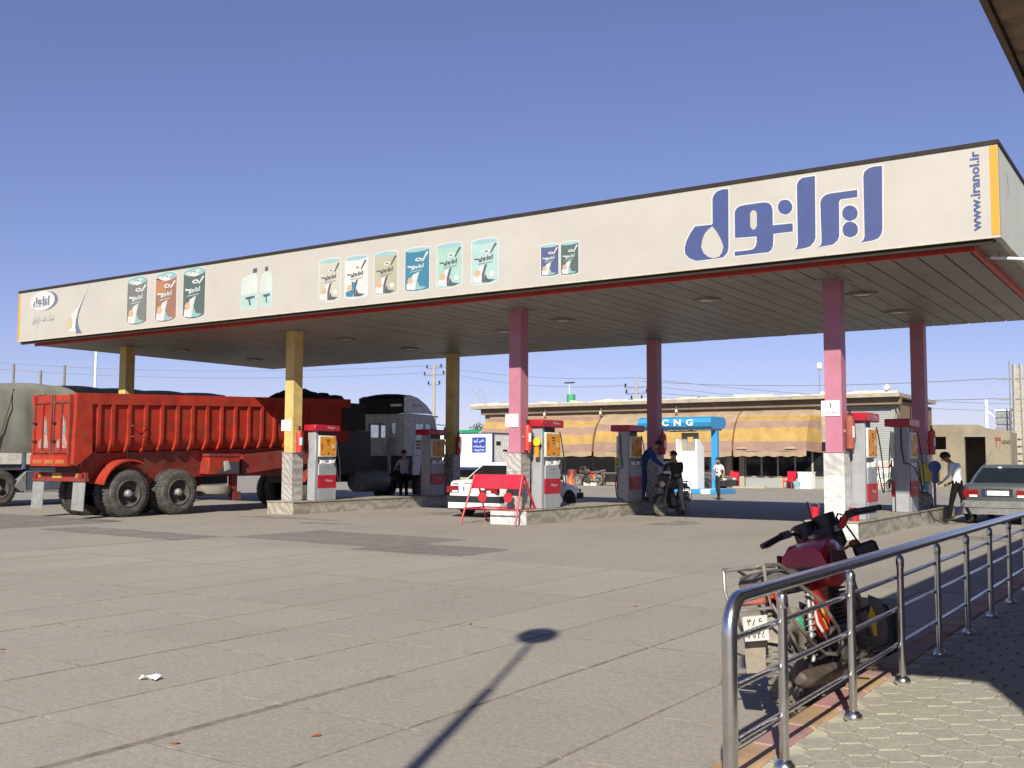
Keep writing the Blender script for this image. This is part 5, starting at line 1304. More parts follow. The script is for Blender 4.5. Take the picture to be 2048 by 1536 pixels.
# ------------------------------------------------------------------ people
def person(label, loc, rz, J=None, mats=None, hair=1.0, scale=1.0, extra=None, bulk=1.0):
    """one continuous skinned body; J overrides joints, mats = (shirt, trousers, shoes, sleeve_long)"""
    P = dict(pelvis=(0, 0, .96), spine=(0, .0, 1.12), chest=(0, .0, 1.33), neck=(0, .01, 1.50), head0=(0, .03, 1.585), head1=(0, .035, 1.66), head2=(0, .03, 1.72))
    for s, n in ((-1, 'l'), (1, 'r')):
        P.update({'sho' + n: (s * .18, 0, 1.43), 'elb' + n: (s * .235, -.03, 1.15), 'wri' + n: (s * .24, .05, .91), 'hand' + n: (s * .24, .08, .83),
                  'hip' + n: (s * .095, 0, .90), 'kne' + n: (s * .105, .02, .50), 'ank' + n: (s * .11, -.02, .10), 'toe' + n: (s * .125, .15, .045)})
    P.update(J or {})
    FACE = P.pop('face', (0, 1, 0))
    rad = dict(pelvis=(.155, .115), spine=(.140, .10), chest=(.165, .115), neck=(.055, .055), head0=(.068, .078), head1=(.078, .098), head2=(.062, .075),
               sho=(.068, .068), elb=(.045, .045), wri=(.029, .029), hand=(.038, .022), hip=(.098, .098), kne=(.062, .062), ank=(.043, .043), toe=(.042, .035))
    E = [('pelvis', 'spine'), ('spine', 'chest'), ('chest', 'neck'), ('neck', 'head0'), ('head0', 'head1'), ('head1', 'head2')]
    for n in 'lr': E += [('chest', 'sho' + n), ('sho' + n, 'elb' + n), ('elb' + n, 'wri' + n), ('wri' + n, 'hand' + n), ('pelvis', 'hip' + n), ('hip' + n, 'kne' + n), ('kne' + n, 'ank' + n), ('ank' + n, 'toe' + n)]
    names = list(P); idx = {n: i for i, n in enumerate(names)}
    me = bpy.data.meshes.new('person_tmp'); me.from_pydata([P[n] for n in names], [(idx[a], idx[b]) for a, b in E], [])
    o = bpy.data.objects.new('person_tmp', me); COL.objects.link(o)
    md = o.modifiers.new('skin', 'SKIN'); md.use_smooth_shade = True; md.branch_smoothing = .4
    o.modifiers.new('sub', 'SUBSURF').levels = 1
    if not me.skin_vertices: me.skin_vertices.new() if hasattr(me.skin_vertices, 'new') else None
    for n, d in zip(names, me.skin_vertices[0].data):
        k = n if n in rad else n[:-1]
        q_ = bulk if k in ('pelvis', 'spine', 'chest', 'sho', 'elb', 'hip', 'kne', 'ank') else 1.0
        d.radius = (rad[k][0] * q_, rad[k][1] * q_); d.use_root = (n == 'pelvis')
    bpy.context.view_layer.update()
    dg = bpy.context.evaluated_depsgraph_get()
    bm_ = bpy.data.meshes.new_from_object(o.evaluated_get(dg))
    bpy.data.objects.remove(o); bpy.data.meshes.remove(me)
    segs = [(Vector(P[a]), Vector(P[b]), a, b) for a, b in E]
    shirt, trous, shoes, longs = mats
    zone = {}
    for a, b in E:
        k = b.rstrip('lr') if b[-1] in 'lr' and b not in ('pelvis',) else b
        zone[(a, b)] = dict(spine=1, chest=1, neck=1, head0=0, head1=0, head2=0, sho=1, elb=1, wri=1 if longs else 0, hand=0, hip=2, kne=2, ank=2, toe=3).get(k, 1)
    ml = [m_skin, shirt, trous, shoes]
    bm_.materials.clear()
    for m in ml: bm_.materials.append(m)
    for p in bm_.polygons:
        c = p.center; best = None
        for a, b, na, nb in segs:
            d = b - a; u = max(0, min(1, (c - a).dot(d) / d.length_squared)); q = (c - (a + d * u)).length
            if best is None or q < best[0]: best = (q, u, na, nb)
        z = zone[(best[2], best[3])]
        if best[3] == 'neck' and best[1] > .75: z = 0
        if best[2] == 'pelvis' and best[3] == 'spine' and best[1] < .25: z = 2
        if best[3] in ('elbl', 'elbr') and not longs and best[1] > .62: z = 0
        if best[3] in ('ankl', 'ankr') and best[1] > .93: z = 3
        p.material_index = z; p.use_smooth = True
    # hands: four unequal bent fingers and a thumb, ears, nose, eyes, grown into the same body mesh
    add = MB()
    for n, s in (('l', -1), ('r', 1)):
        h = Vector(P['hand' + n]); d = (h - Vector(P['wri' + n])).normalized()
        side = d.cross(Vector((s, 0, 0.2))).normalized(); inn = d.cross(side).normalized()
        for i, L in enumerate((.062, .075, .070, .052)):
            b0 = h + side * (.027 - .018 * i) + d * .015
            add.tube([b0, b0 + d * L * .5 + inn * .006, b0 + d * L * .85 + inn * .022, b0 + d * L + inn * .036], [.009, .0085, .008, .006], 6)
        b0 = h - d * .03 + side * .03
        add.tube([b0, b0 + side * .022 + d * .025, b0 + side * .024 + d * .052 + inn * .01], [.011, .010, .007], 6)
    hd = Vector(P['head1']); f = Vector(FACE).normalized(); up = (Vector(P['head2']) - Vector(P['head0'])).normalized(); rt = f.cross(up).normalized()
    add.tube([hd + f * .085 + up * .012, hd + f * .112 - up * .018, hd + f * .092 - up * .026], [.010, .015, .010], 6)
    for s in (-1, 1): add.ball(hd + rt * s * .083 - up * .005, (.014, .022, .03), 8, 6)
    vs = [v.co.copy() for v in bm_.vertices]; no = len(vs)
    fin = MB(); fin.v = [tuple(v) for v in vs] + add.v
    fin.f = [list(p.vertices) for p in bm_.polygons] + [[no + i for i in q] for q in add.f]
    fin.m = [p.material_index for p in bm_.polygons] + [0] * len(add.f)
    bpy.data.meshes.remove(bm_)
    root = thing('person', label, 'person', loc, rz); root.scale = (scale,) * 3
    me = bpy.data.meshes.new('body'); me.from_pydata(fin.v, [], fin.f)
    for m in ml: me.materials.append(m)
    me.polygons.foreach_set('material_index', fin.m); me.polygons.foreach_set('use_smooth', [True] * len(fin.f))
    link('body', me, root)
    ey = MB()
    for s in (-1, 1): ey.ball(hd + f * .088 + rt * s * .032 + up * .016, (.011, .011, .008), 8, 6)
    ey.ball(hd + f * .086 - up * .052, (.018, .008, .004), 8, 5)
    ey.build('eyes_and_mouth', mat('dark_feature', (.05, .02, .018), .5), root)
    hb = MB(); rings = []
    for i in range(7):
        th = math.pi * .60 * i / 6; q = max(math.sin(th), .03)
        rings.append([hd + up * (.018 + .105 * hair * math.cos(th)) + rt * (.096 * hair * q * math.cos(k * math.pi / 8)) + f * ((.112 * hair if math.sin(k * math.pi / 8) < 0 else (.104 if i < 5 else .06)) * q * math.sin(k * math.pi / 8)) + Vector((random.uniform(-.006, .006),) * 3) for k in range(16)])
    hb.loft(rings, 0, True, True).build('hair', m_hair, root)
    if extra: extra(root, P)
    return root
cl = lambda n, c: mat('cloth_' + n, c, .9, var=.14, scale=9, bump=.3, bscale=30, spec=.12)
black_shoe = mat('shoe_dark', (.02, .018, .016), .5)
# worker in blue, bending to the motorcycle's tank
person('person in blue overalls bending over beside the rear pump of the middle island', (-12.98, 25.98, .35), R(-75),
       dict(pelvis=(0, -.06, .95), spine=(0, .02, 1.12), chest=(0, .15, 1.31), neck=(0, .29, 1.44), head0=(0, .37, 1.48), head1=(0, .43, 1.53), head2=(0, .45, 1.59), face=(0, .8, -.5),
            shol=(-.18, .19, 1.39), shor=(.18, .19, 1.39), elbl=(-.22, .30, 1.12), elbr=(.22, .34, 1.12), wril=(-.15, .52, .98), wrir=(.16, .56, .95), handl=(-.13, .60, .95), handr=(.14, .64, .92),
            hipl=(-.10, -.05, .90), hipr=(.10, -.05, .90)),
       (cl('overall_blue', (.028, .065, .23)), cl('overall_blue', (.028, .065, .23)), black_shoe, True), scale=1.03, bulk=1.32)
# rider: seated, one hand at the chin, right leg down
person('person in dark jacket and pale trousers sitting on the black motorcycle', (-12.05, 26.20, 0), R(180),
       dict(pelvis=(0, 0, .96), spine=(0, .05, 1.12), chest=(0, .10, 1.32), neck=(0, .15, 1.49), head0=(0, .19, 1.57), head1=(0, .21, 1.64), head2=(0, .205, 1.70), face=(.5, .8, -.1),
            shol=(-.19, .10, 1.42), shor=(.19, .10, 1.42), elbr=(.27, .28, 1.20), wrir=(.10, .32, 1.42), handr=(.06, .30, 1.50), elbl=(-.26, .25, 1.20), wril=(-.28, .48, 1.10), handl=(-.27, .56, 1.09),
            hipl=(-.12, .02, .90), hipr=(.12, .02, .90), knel=(-.26, .34, .56), kner=(.25, .36, .60), ankl=(-.34, .30, .12), ankr=(.22, .26, .28), toel=(-.38, .44, .05), toer=(.24, .42, .24)),
       (cl('jacket_dark', (.055, .052, .055)), cl('trousers_pale', (.36, .33, .28)), black_shoe, True))
def tee(root, P):
    pr_ = MB()
    pr_.prism([(-.10, 1.30), (-.03, 1.27), (-.03, 1.33)], .1135, .1165, 'Y').prism([(.10, 1.31), (.03, 1.28), (.03, 1.34)], .1135, .1165, 'Y').prism([(-.07, 1.17), (-.02, 1.13), (.02, 1.13), (.07, 1.18), (.03, 1.20), (0, 1.17), (-.03, 1.20)], .107, .110, 'Y')
    pr_.build('shirt_print', m_black, root)
boy = person('boy in white printed T-shirt and dark trousers walking before the blue gas canopy', (-15.27, 36.95, 0), R(165),
       dict(elbl=(-.25, -.06, 1.16), elbr=(.24, .0, 1.15), wril=(-.25, .06, .93), handl=(-.24, .10, .86), wrir=(.24, .10, .93), handr=(.23, .14, .86), knel=(-.10, .12, .50), ankl=(-.10, .10, .11), toel=(-.11, .27, .05), kner=(.12, -.02, .50), ankr=(.14, -.16, .12), toer=(.16, .0, .04)),
       (mat('tee_white', (.74, .72, .68), .85, var=.05), cl('jeans_dark', (.035, .033, .033)), black_shoe, False), scale=.905, extra=tee)
person('person with thick black hair and pale shirt bending beside the grey green car', (-4.93, 26.72, 0), R(72),
       dict(pelvis=(0, -.04, .96), spine=(0, .0, 1.13), chest=(0, .07, 1.33), neck=(0, .17, 1.48), head0=(0, .24, 1.53), head1=(0, .29, 1.58), head2=(0, .31, 1.64), face=(0, .85, -.5),
            shol=(-.19, .07, 1.43), shor=(.19, .07, 1.43), elbl=(-.25, .05, 1.16), elbr=(.24, .06, 1.15), wril=(-.22, .26, .99), wrir=(.20, .27, .97), handl=(-.20, .34, .96), handr=(.18, .35, .93),
            knel=(-.11, .10, .50), ankl=(-.11, .16, .10), toel=(-.12, .33, .045), kner=(.12, -.10, .50), ankr=(.13, -.30, .12), toer=(.14, -.15, .04)),
       (cl('shirt_paleblue', (.56, .62, .64)), cl('trousers_black', (.010, .009, .009)), black_shoe, True), scale=1.0, hair=1.3)
person('person in a grey shirt reaching to the fuel tank of the tractor, in deep shade', (-22.25, 26.75, 0), R(70),
       dict(elbr=(.20, .22, 1.20), wrir=(.12, .46, 1.16), handr=(.10, .54, 1.15), elbl=(-.20, .20, 1.20), wril=(-.12, .44, 1.12), handl=(-.10, .52, 1.11), face=(0, 1, -.2)),
       (cl('shirt_grey', (.34, .34, .35)), cl('trousers_black', (.018, .016, .016)), black_shoe, True), scale=1.02)
# ------------------------------------------------------------------ CNG stand
cg = thing('gas_canopy', 'blue canopy with the white letters CNG on two posts over a striped kerb', 'canopy', (-20.05, 44.0, 0))
cw0, cw1 = -1.75, 1.88
prof = [(-.62, 2.93), (-.84, 3.02), (-.92, 3.2), (-.84, 3.38), (-.62, 3.47), (.62, 3.47), (.84, 3.38), (.92, 3.2), (.84, 3.02), (.62, 2.93)]
MB().prism(prof, cw0, cw1, 'X').build('roof_box', m_cngblue, cg)
MB().box(cw0 + .1, -.62, 2.85, cw1 - .1, .62, 2.929).build('soffit', mat('cng_soffit', (.42, .44, .42), .6, dirt=.3), cg)
for i, (ch, x) in enumerate((('C', -.33), ('N', .28), ('G', .87))):
    text(cg, [ch], .34, .30, face_front(x, -.925, 3.20), m_white, fa=False, bold=.03, dp=.004)
MB().box(-.3, -.55, 2.80, 1.0, -.40, 2.849).build('lamp_strip', m_trim, cg)
for x in (-1.5, 1.72): MB().chbox(x - .14, -.16, .0, x + .14, .12, 2.849, .02).build('post', m_cngblue, cg)
k0 = -2.3
for i in range(10):
    a = k0 + i * .46
    MB().chbox(a + .004, -.95, 0, a + .456, .95, .21, .02).build('kerb_block', m_white if i % 2 == 0 else m_cngblue, cg, smooth=False)
gd = thing('gas_dispenser', 'white gas dispenser with a tall grey frame under the blue canopy', 'dispenser', (-19.55, 43.9, .21))
MB().chbox(-.42, -.40, 0, .50, .35, 1.70, .02).build('cabinet', m_white, gd)
for x in (-.44, .50): MB().prism([(-.42, 0), (.38, 0), (.38, 1.9), (-.12, 2.25), (-.42, 2.25)], x - .03, x + .05, 'X').build('side_cheek', m_white, gd)
MB().prism([(-.40, 1.70), (.42, 1.70), (.42, 2.55), (-.40, 2.55)], .02, .10, 'Y', 0, [[(-.14, 2.02), (.18, 2.02), (.18, 2.36), (-.14, 2.36)]]).build('head_frame', m_conc, gd)
MB().cyl((.1, -.41, 1.2), .04, .02, 'Y', 12).build('gauge', m_steel, gd)
# ------------------------------------------------------------------ shop row
WY = 55.4
sh = thing('shop_building', 'long low shop building with cracked flat roof edge, shop windows and roller shutters', 'building', (0, 0, 0))
def wbox(x0, x1, z0, z1, m, name='wall', y0=WY, y1=WY + .25, p=None): return MB().box(x0, y0, z0, x1, y1, z1).build(name, m, p or sh)
wbox(-39.2, -16.62, 2.55, 4.42, m_plaster)
wbox(-16.62, -16.42, 0, 4.42, m_plaster, y0=WY - .03); wbox(-13.18, -12.98, 0, 4.62, m_plaster, y0=WY - .03)
wbox(-39.2, -39.0, 0, 2.55, m_plaster); wbox(-39.2, -12.98, 0, 4.4, m_dark, 'dark_interior', WY + 2.6, WY + 2.8)
wbox(-39.2, -12.98, -.02, .0, m_conc, 'shop_floor', WY + .25, WY + 2.6)
MB().box(-39.2, WY + .251, 0, -38.95, WY + 8, 4.4).build('wall', m_plaster, sh)
bw = MB().box(-13.22, WY + .251, 0, -12.98, WY + 8, 4.62).build('side_wall', m_brick, sh)
# roof slab, brown beam, broken white edge
MB().box(-39.9, WY - .75, 4.80, -12.75, WY + 8.2, 5.0).build('roof', m_plaster, sh)
for i in range(9): MB().box(-39.3 + i * 2.95, WY - .35, 4.42, -39.3 + (i + 1) * 2.95 - .012, WY - .02, 4.799).build('beam', m_brown, sh)
mb = MB(); x = -39.9
while x < -12.9:
    L = random.uniform(.25, 1.1); h = random.uniform(.03, .16)
    mb.box(x, WY - .77 + random.uniform(0, .02), 4.985, min(x + L, -12.8), WY - .3, 5.0 + h); x += L
mb.build('broken_parapet', mat('white_plaster', (.62, .57, .48), .9, var=.25, scale=1.2, dirt=.8, dirtc=(.36, .29, .2), space='World'), sh, smooth=False)
MB().box(-16.4, WY - .28, 4.30, -13.2, WY - .02, 4.419).build('shutter_box', m_dark, sh)
# roller shutter bay, lower half whitewashed with graffiti
MB().box(-16.419, WY + .02, 0, -13.181, WY + .05, 4.30).build('shutter_back', m_shutter, sh)
for i in range(22):
    z = 1.52 + i * .125
    MB().prism([(WY + .019, z), (WY + .004, z + .012), (WY + .001, z + .06), (WY + .004, z + .112), (WY + .019, z + .121)], -16.40, -13.20, 'X').build('shutter_slat', m_shutter, sh, smooth=False)
wp = MB().box(-16.40, WY - .02, .12, -13.20, WY + .019, 1.50).build('whitewashed_panel', mat('whitewash', (.68, .65, .60), .9, var=.08, scale=2, dirt=.3, dirtc=(.45, .4, .33), space='World'), sh)
m_gr = mat('graffiti_red', (.33, .05, .055), .7); m_gg = mat('graffiti_green', (.10, .26, .22), .7)
text(wp, ['مکانیکی'], 1.2, .46, face_front(-13.9, WY - .021, 1.24), m_gr, 'graffiti', bold=.02); text(wp, ['تعویض'], 1.25, .44, face_front(-13.9, WY - .021, .78), m_gg, 'graffiti', bold=.02)
text(wp, ['خدمات'], 1.25, .34, face_front(-13.9, WY - .021, .34), m_gr, 'graffiti', bold=.02)
text(wp, ['سرویس'], .7, .5, face_front(-15.9, WY - .021, .9), m_gr, 'graffiti', bold=.02)
strokes(wp, [[(-.4, .25), (-.2, .32), (0, .28)], [(.1, .22), (.3, .30)], [(-.5, .1), (-.35, .2), (-.2, .05)]], .02, m_gr, face_front(-14.6, WY - .02, 1.35))
MB().tube([(-16.52, WY - .06, 0), (-16.52, WY - .06, 4.4)], .03, 8).build('drain_pipe', m_frame, sh)
MB().tube([(-13.06, WY - .08, 0), (-13.06, WY - .08, 4.2), (-13.12, WY - .1, 4.6)], .035, 8).build('drain_pipe', m_steel, sh)
# shop windows with frames, sills and doors
def bay(x0, x1, panes, door=(), sill=.58, top=2.55):
    n = len(panes) - 1
    for i in range(n):
        a, b = panes[i], panes[i + 1]
        isd = i in door
        z0 = sill
        MB().box(a, WY + .02, 0, b, WY + .12, z0).build('stall_riser' if not isd else 'door_panel', m_shutter if not isd else m_frame, sh)
        f = MB(); t_ = .045
        f.box(a, WY - .02, z0, a + t_, WY + .10, top).box(b - t_, WY - .02, z0, b, WY + .10, top).box(a + t_, WY - .018, z0, b - t_, WY + .098, z0 + .06).box(a + t_, WY - .018, top - .05, b - t_, WY + .098, top)
        w_ = f.build('window' if not isd else 'door', m_frame, sh)
        MB().box(a + t_, WY + .03, z0 + .06, b - t_, WY + .04, top - .05).build('pane', m_glass, w_)
bay(-21.5, -16.64, [-21.3, -20.35, -19.42, -18.45, -17.5, -16.64], (2,))
for x in (-21.65, -22.4): MB().box(x, WY - .03, 0, x + .30, WY + .22, 2.55).build('pillar', m_frame, sh)
bay(-26.5, -22.5, [-26.4, -25.4, -24.4, -23.4, -22.45], (1,))
bay(-31, -26.6, [-31.0, -29.4, -28.1, -27.2, -26.45], (2,))
bay(-39, -31.1, [-38.98, -37.4, -35.8, -34.2, -33.3, -31.05], (3,))
# things inside the window
for i in range(6):
    MB().box(-20.9 + i * .55, WY + .5, .6, -20.55 + i * .55, WY + .8, .75 + random.uniform(0, .6)).build('shop_goods', (m_white, m_mauve, m_frame)[i % 3], sh)
# awnings
def awning(x0, x1, label, bands, drop=True, sag=.0, yfr=53.78, z0=4.30, z1=2.02):
    t = thing('awning', label, 'awning', ((x0 + x1) / 2, WY, 0), group='striped awnings along the shop row')
    hw_ = (x1 - x0) / 2
    NS = 22; nx = 40
    def pt(u, v):
        # v 0 at wall top .. 1 at front edge: bulging curve
        y = -.05 - (WY - .05 - yfr) * math.sin(v * 1.45) / math.sin(1.45); z = z0 + (z1 - z0) * (.35 * v + .65 * v ** 2.1)
        z += (-.03 * math.sin(u * 9 + v * 2) - .022 * math.sin(u * 23 + v * 6)) * math.sin(math.pi * v) - sag * math.sin(math.pi * (u + 1) / 2) * v
        return (u * hw_, y + .02 * math.sin(u * 7 + v * 5), z)
    v = 0.0
    for (m_, e) in bands:
        k = max(2, int((e - v) * NS)); rr = [[pt(-1 + 2 * i / nx, v + (e - v) * j / k) for i in range(nx + 1)] for j in range(k + 1)]
        MB().loft(rr, 0, False, False).build('stripe', m_, t); v = e
        if e < .99:
            c = [pt(-1 + 2 * i / nx, e) for i in range(nx + 1)]
            MB().loft([[(p[0], p[1] - .012, p[2] - .018) for p in c], [(p[0], p[1] - .014, p[2] + .018) for p in c]], 0, False, False).build('hem', m_hem, t)
    top = [pt(-1 + 2 * i / nx, 1.0) for i in range(nx + 1)]
    MB().loft([[(p[0], p[1] - .004, p[2]) for p in top], [(p[0], p[1] + .02 * math.sin(i * 1.7), p[2] - .30 - .03 * math.sin(i * .9)) for i, p in enumerate(top)]], 0, False, False).build('valance', m_tan, t)
    for s in (-1, 1):
        v = 0.0
        for (m_, e) in bands:
            k = 4; rr = []
            for j in range(k + 1):
                p = pt(s, v + (e - v) * j / k); q = (s * (hw_ + .02), max(p[1] + .0, p[1]) * .25 - .02, z0 - (z0 - 1.95) * ((v + (e - v) * j / k)) * .55 - .15)
                rr.append([p, (s * (hw_ + (.34 if s > 0 and drop else 0.03)), -.06, p[2] - .1)])
            MB().loft(rr, 0, False, False).build('side_stripe', m_, t); v = e
    MB().tube([(-hw_, -(WY - yfr), z1 - .02), (hw_, -(WY - yfr), z1 - .02)], .02, 6).build('front_bar', m_steel, t)
    for s in (-1, 1): MB().tube([(s * (hw_ - .1), -.05, 2.2), (s * (hw_ - .1), -(WY - yfr) + .03, z1 - .02)], .015, 6).build('arm', m_steel, t)
    return t
BR = [(m_tan, .30), (m_yellow2, .44), (m_mauve, .62), (m_yellow, .86), (m_mauve, 1.0)]
BL = [(m_tan, .13), (m_mauve, .34), (m_yellow, .52), (m_mauve, .70), (m_yellow, .88), (m_mauve, 1.0)]
BM = [(m_tan, .46), (m_mauve, .64), (m_yellow, .84), (m_mauve, 1.0)]
a1 = awning(-21.35, -17.30, 'striped awning farthest right over the shop windows, beside the grey shutter', BR)
for x in (-1.55, 1.2): MB().prism([(x - .3, 2.12), (x + .3, 2.12), (x + .28, 2.24), (x - .28, 2.23)], -1.70, -1.69, 'Y').build('torn_patch', m_hem, a1)
awning(-30.1, -21.45, 'long striped awning in the middle of the shop row behind the blue gas canopy', BM, False, .12)
awning(-38.6, -30.25, 'striped awning at the left end of the shop row behind the middle pump', BL, False, .05)
for x in (-34.2, -30.2, -25.2):
    t = thing('wall_lamp', 'small white flood lamp under the roof edge ' + {-34.2: 'above the left awning', -30.2: 'between the left and middle awnings', -25.2: 'above the blue gas canopy'}[x], 'lamp', (x, WY - .42, 4.55), group='small lamps under the shop roof edge')
    MB().tube([(0, .07, .1), (0, -.15, .05), (0, -.2, -.1)], .02, 6).build('arm', m_steel, t); MB().lathe([(.03, 0), (.09, -.16), (.085, -.17)], (0, -.2, -.1), 'Z', 12).build('shade', m_white, t)
# posters
def poster(x, z, w_, h_, m_, lines, label, y=WY - .05, tm=None, name='poster'):
    t = thing(name, label, name, (x, y, z)); MB().box(-w_ / 2, -.012, -h_ / 2, w_ / 2, .0, h_ / 2).build('board', m_, t)
    n = len(lines)
    for i, l in enumerate(lines):
        if l: text(t, [l], w_ * (.55 + .12 * (i % 3)), h_ / n * .46, face_front(0, -.0125, h_ / 2 - h_ * (i + .5) / n), tm or m_black, bold=.01)
    return t
m_py = mat('poster_yellow', (.52, .46, .05), .6, var=.12, dirt=.2, dirtc=(.35, .3, .08))
poster(-29.05, 1.35, .98, 1.32, m_py, ['فروشگاه', 'لوازم یدکی', 'لنت و صفحه', 'کارت شارژ'], 'yellow poster with dark writing in the shop window behind the middle pump')
MB().box(-28.45, WY - .09, .55, -28.2, WY - .03, 2.1).build('pillar', m_steel, sh)
# stone counter, goods, chairs
ct = thing('stone_counter', 'grey stone counter along the shop front with a white tray on the ground', 'counter', (-30.35, 54.2, 0)); MB().chbox(-1.05, -.35, .02, 1.9, .3, .62, .02).build('block', m_conc, ct)
wt = thing('table', 'narrow grey table beside the parked motorcycle', 'table', (-29.0, 53.4, 0)); MB().box(-.75, -.3, .72, .9, .3, .76).build('tabletop', m_steel, wt)
for x in (-.68, .83):
    for y in (-.25, .25): MB().tube([(x, y, 0), (x, y, .72)], .018, 6).build('leg', m_steel, wt)
wb = thing('white_crate', 'white open crate on the ground in front of the stone counter', 'crate', (-30.0, 53.3, 0)); MB().box(-.42, -.2, 0, .42, .2, .18).prism([(-.42, .181), (-.12, .181), (-.25, .42)], -.2, -.17, 'Y').build('crate_shell', m_white, wb)
ob = thing('orange_cone', 'orange plastic bag heap by the dark red drum at the shop door', 'bag', (-31.6, 53.6, 0)); MB().lathe([(.30, 0), (.26, .2), (.1, .5), (.02, .6)], n=9).build('bag_body', mat('bag_orange', (.62, .10, .03), .5, var=.2), ob)
rd = thing('red_drum', 'dark red drum standing by the shop window behind the middle pump', 'drum', (-31.9, 54.3, 0)); MB().lathe([(.28, 0), (.3, .02), (.3, .45), (.31, .47), (.3, .5), (.3, .9), (.28, .92)], n=16).build('drum_shell', mat('drum_red', (.17, .03, .025), .5, dirt=.3), rd)
def chair(x, y, rz, label):
    t = thing('plastic_chair', label, 'chair', (x, y, 0), rz, 'red plastic chairs outside the shop'); m_ = mat('chair_red', (.50, .012, .03), .35)
    MB().chbox(-.26, -.26, .36, .26, .24, .42, .02).build('seat', m_, t)
    MB().loft([[(-.25, .24 + .05 * u, .42 + .5 * u) for u in (0, 1)] + [(-.25, .27 + .05 * u, .42 + .5 * u) for u in (1, 0)], [(.25, .24 + .05 * u, .42 + .5 * u) for u in (0, 1)] + [(.25, .27 + .05 * u, .42 + .5 * u) for u in (1, 0)]]).build('backrest', m_, t)
    for a in (-.22, .22):
        for b in (-.22, .2): MB().tube([(a, b, .37), (a * 1.12, b * 1.12, 0)], .022, 6).build('leg', m_, t)
        MB().tube([(a * 1.15, -.2, .38), (a * 1.2, -.18, .60), (a * 1.15, .2, .62)], .02, 6).build('arm_rest', m_, t)
chair(-21.75, 54.7, R(6), 'red plastic chair left of the shop window, behind the boy'); chair(-18.45, 54.4, R(-8), 'red plastic chair by the shop door next to the white box')
wbx = thing('white_box', 'white box standing by the right corner of the shop window', 'box', (-17.55, 54.5, 0)); MB().chbox(-.38, -.3, 0, .38, .3, .85, .02).build('box_shell', m_white, wbx); MB().box(-.4, -.32, .851, .4, .32, .90).build('lid', m_white, wbx)
bb = thing('blue_bucket', 'pale blue bucket in front of the white box', 'bucket', (-17.9, 53.9, 0)); MB().lathe([(.15, 0), (.2, .4), (.21, .41), (.14, .02)], n=14).build('pail', mat('pail_blue', (.25, .38, .45), .5), bb)
bt2 = thing('timber_plank', 'pale timber plank lying on the ground before the shop', 'plank', (-20.4, 53.6, 0), R(4)); MB().box(-.9, -.12, 0, .9, .12, .10).build('plank_body', m_frame, bt2)
# roof things
rb = thing('roof_bin', 'green drum with a dark vane on a stick on the shop roof', 'drum', (-33.1, 56.2, 5.0)); MB().lathe([(.25, 0), (.27, .02), (.27, .62), (.25, .64)], n=14).build('drum_shell', mat('drum_green', (.05, .30, .13), .5), rb)
MB().tube([(-.1, 0, .6), (-.15, 0, 1.35)], .02, 6).build('stick', m_white, rb); MB().box(-.45, -.1, 1.35, .22, .1, 1.42).build('vane', m_trim, rb)
rod = thing('roof_rod', 'thin slanting rod with a wire at the left end of the shop roof', 'rod', (-39.3, 55.5, 5.0)); MB().tube([(0, 0, 0), (-1.15, 0, 1.25)], .025, 6).build('rod_shaft', m_steel, rod); MB().tube([(-.72, 0, .80), (-.35, 0, 1.1), (-.2, 0, .95), (.15, 0, .05)], .012, 5).build('wire', m_steel, rod)
lmst = thing('roof_lamp', 'white lamp on a thin mast on the shop roof behind the right pink column', 'lamp', (-17.7, 57.5, 5.0)); MB().tube([(0, 0, 0), (.02, 0, 1.65)], .03, 7).build('mast', m_steel, lmst); MB().lathe([(.06, 0), (.15, .08), (.15, .34), (.05, .42)], (.02, 0, 1.6), 'Z', 12).build('lantern', m_white, lmst)
fl = thing('flood_lamp', 'round white flood lamp at the right corner of the shop roof', 'lamp', (-13.3, WY - .8, 5.0)); MB().lathe([(.06, .1), (.14, -.08), (.13, -.10), (.02, -.08)], (0, 0, .28), 'Y', 18).build('lamp_head', m_white, fl); MB().tube([(.05, .05, .3), (.15, .2, -.1)], .03, 6).build('bracket', m_steel, fl)
MB().tube([(.18, .5, -.1), (.25, .62, -.8), (.45, .62, -1.5)], .02, 5).build('cable', m_black, fl)
bk = thing('brick_pile', 'small pile of red bricks on the shop roof edge', 'bricks', (-25.0, 55.4, 5.02)); 
for i in range(4): MB().box(-.4 + i * .22, -.05, 0, -.2 + i * .22, .05, .13 if i % 2 else .16).build('brick', mat('red_brick', (.30, .09, .06), .9), bk)
# ------------------------------------------------------------------ white box truck, green sign
bt3 = thing('box_truck', 'white box truck with a blue sign on its side standing behind the white car', 'truck', (-31.3, 42.6, 0))
MB().box(-1.3, -1.0, 1.12, 2.30, 1.0, 2.78).build('cargo_box', m_white, bt3)
e = MB().box(-1.32, -1.02, 2.78, 2.35, 1.02, 2.83).box(2.305, -1.02, 1.1, 2.35, -.9, 2.779).box(-1.32, -1.02, .98, 2.35, 1.02, 1.119); e.build('blue_trim', mat('trim_navy', (.02, .03, .10), .5), bt3)
for i in range(9): MB().box(2.301, -.86 + i * .2, 1.2, 2.33, -.70 + i * .2, 2.7).build('door_slat', mat('door_white', (.66, .66, .63), .5, dirt=.2), bt3)
MB().box(2.331, -.7, 2.2, 2.336, -.3, 2.4).box(2.331, -.1, 1.9, 2.336, .3, 2.0).build('door_notice', m_trim, bt3)
bs = MB().box(1.08, -1.012, 1.84, 1.92, -1.0015, 2.60).build('blue_sign', mat('sign_blue', (.02, .05, .33), .5), bt3)
for i, l in enumerate(('تلفن گویا', 'سامانه', '۰۹۱۵۳۲۱')): text(bs, [l], (.6, .68, .66)[i], (.2, .12, .12)[i], face_front(1.5, -1.013, (2.42, 2.16, 1.96)[i]), m_white, bold=.012)
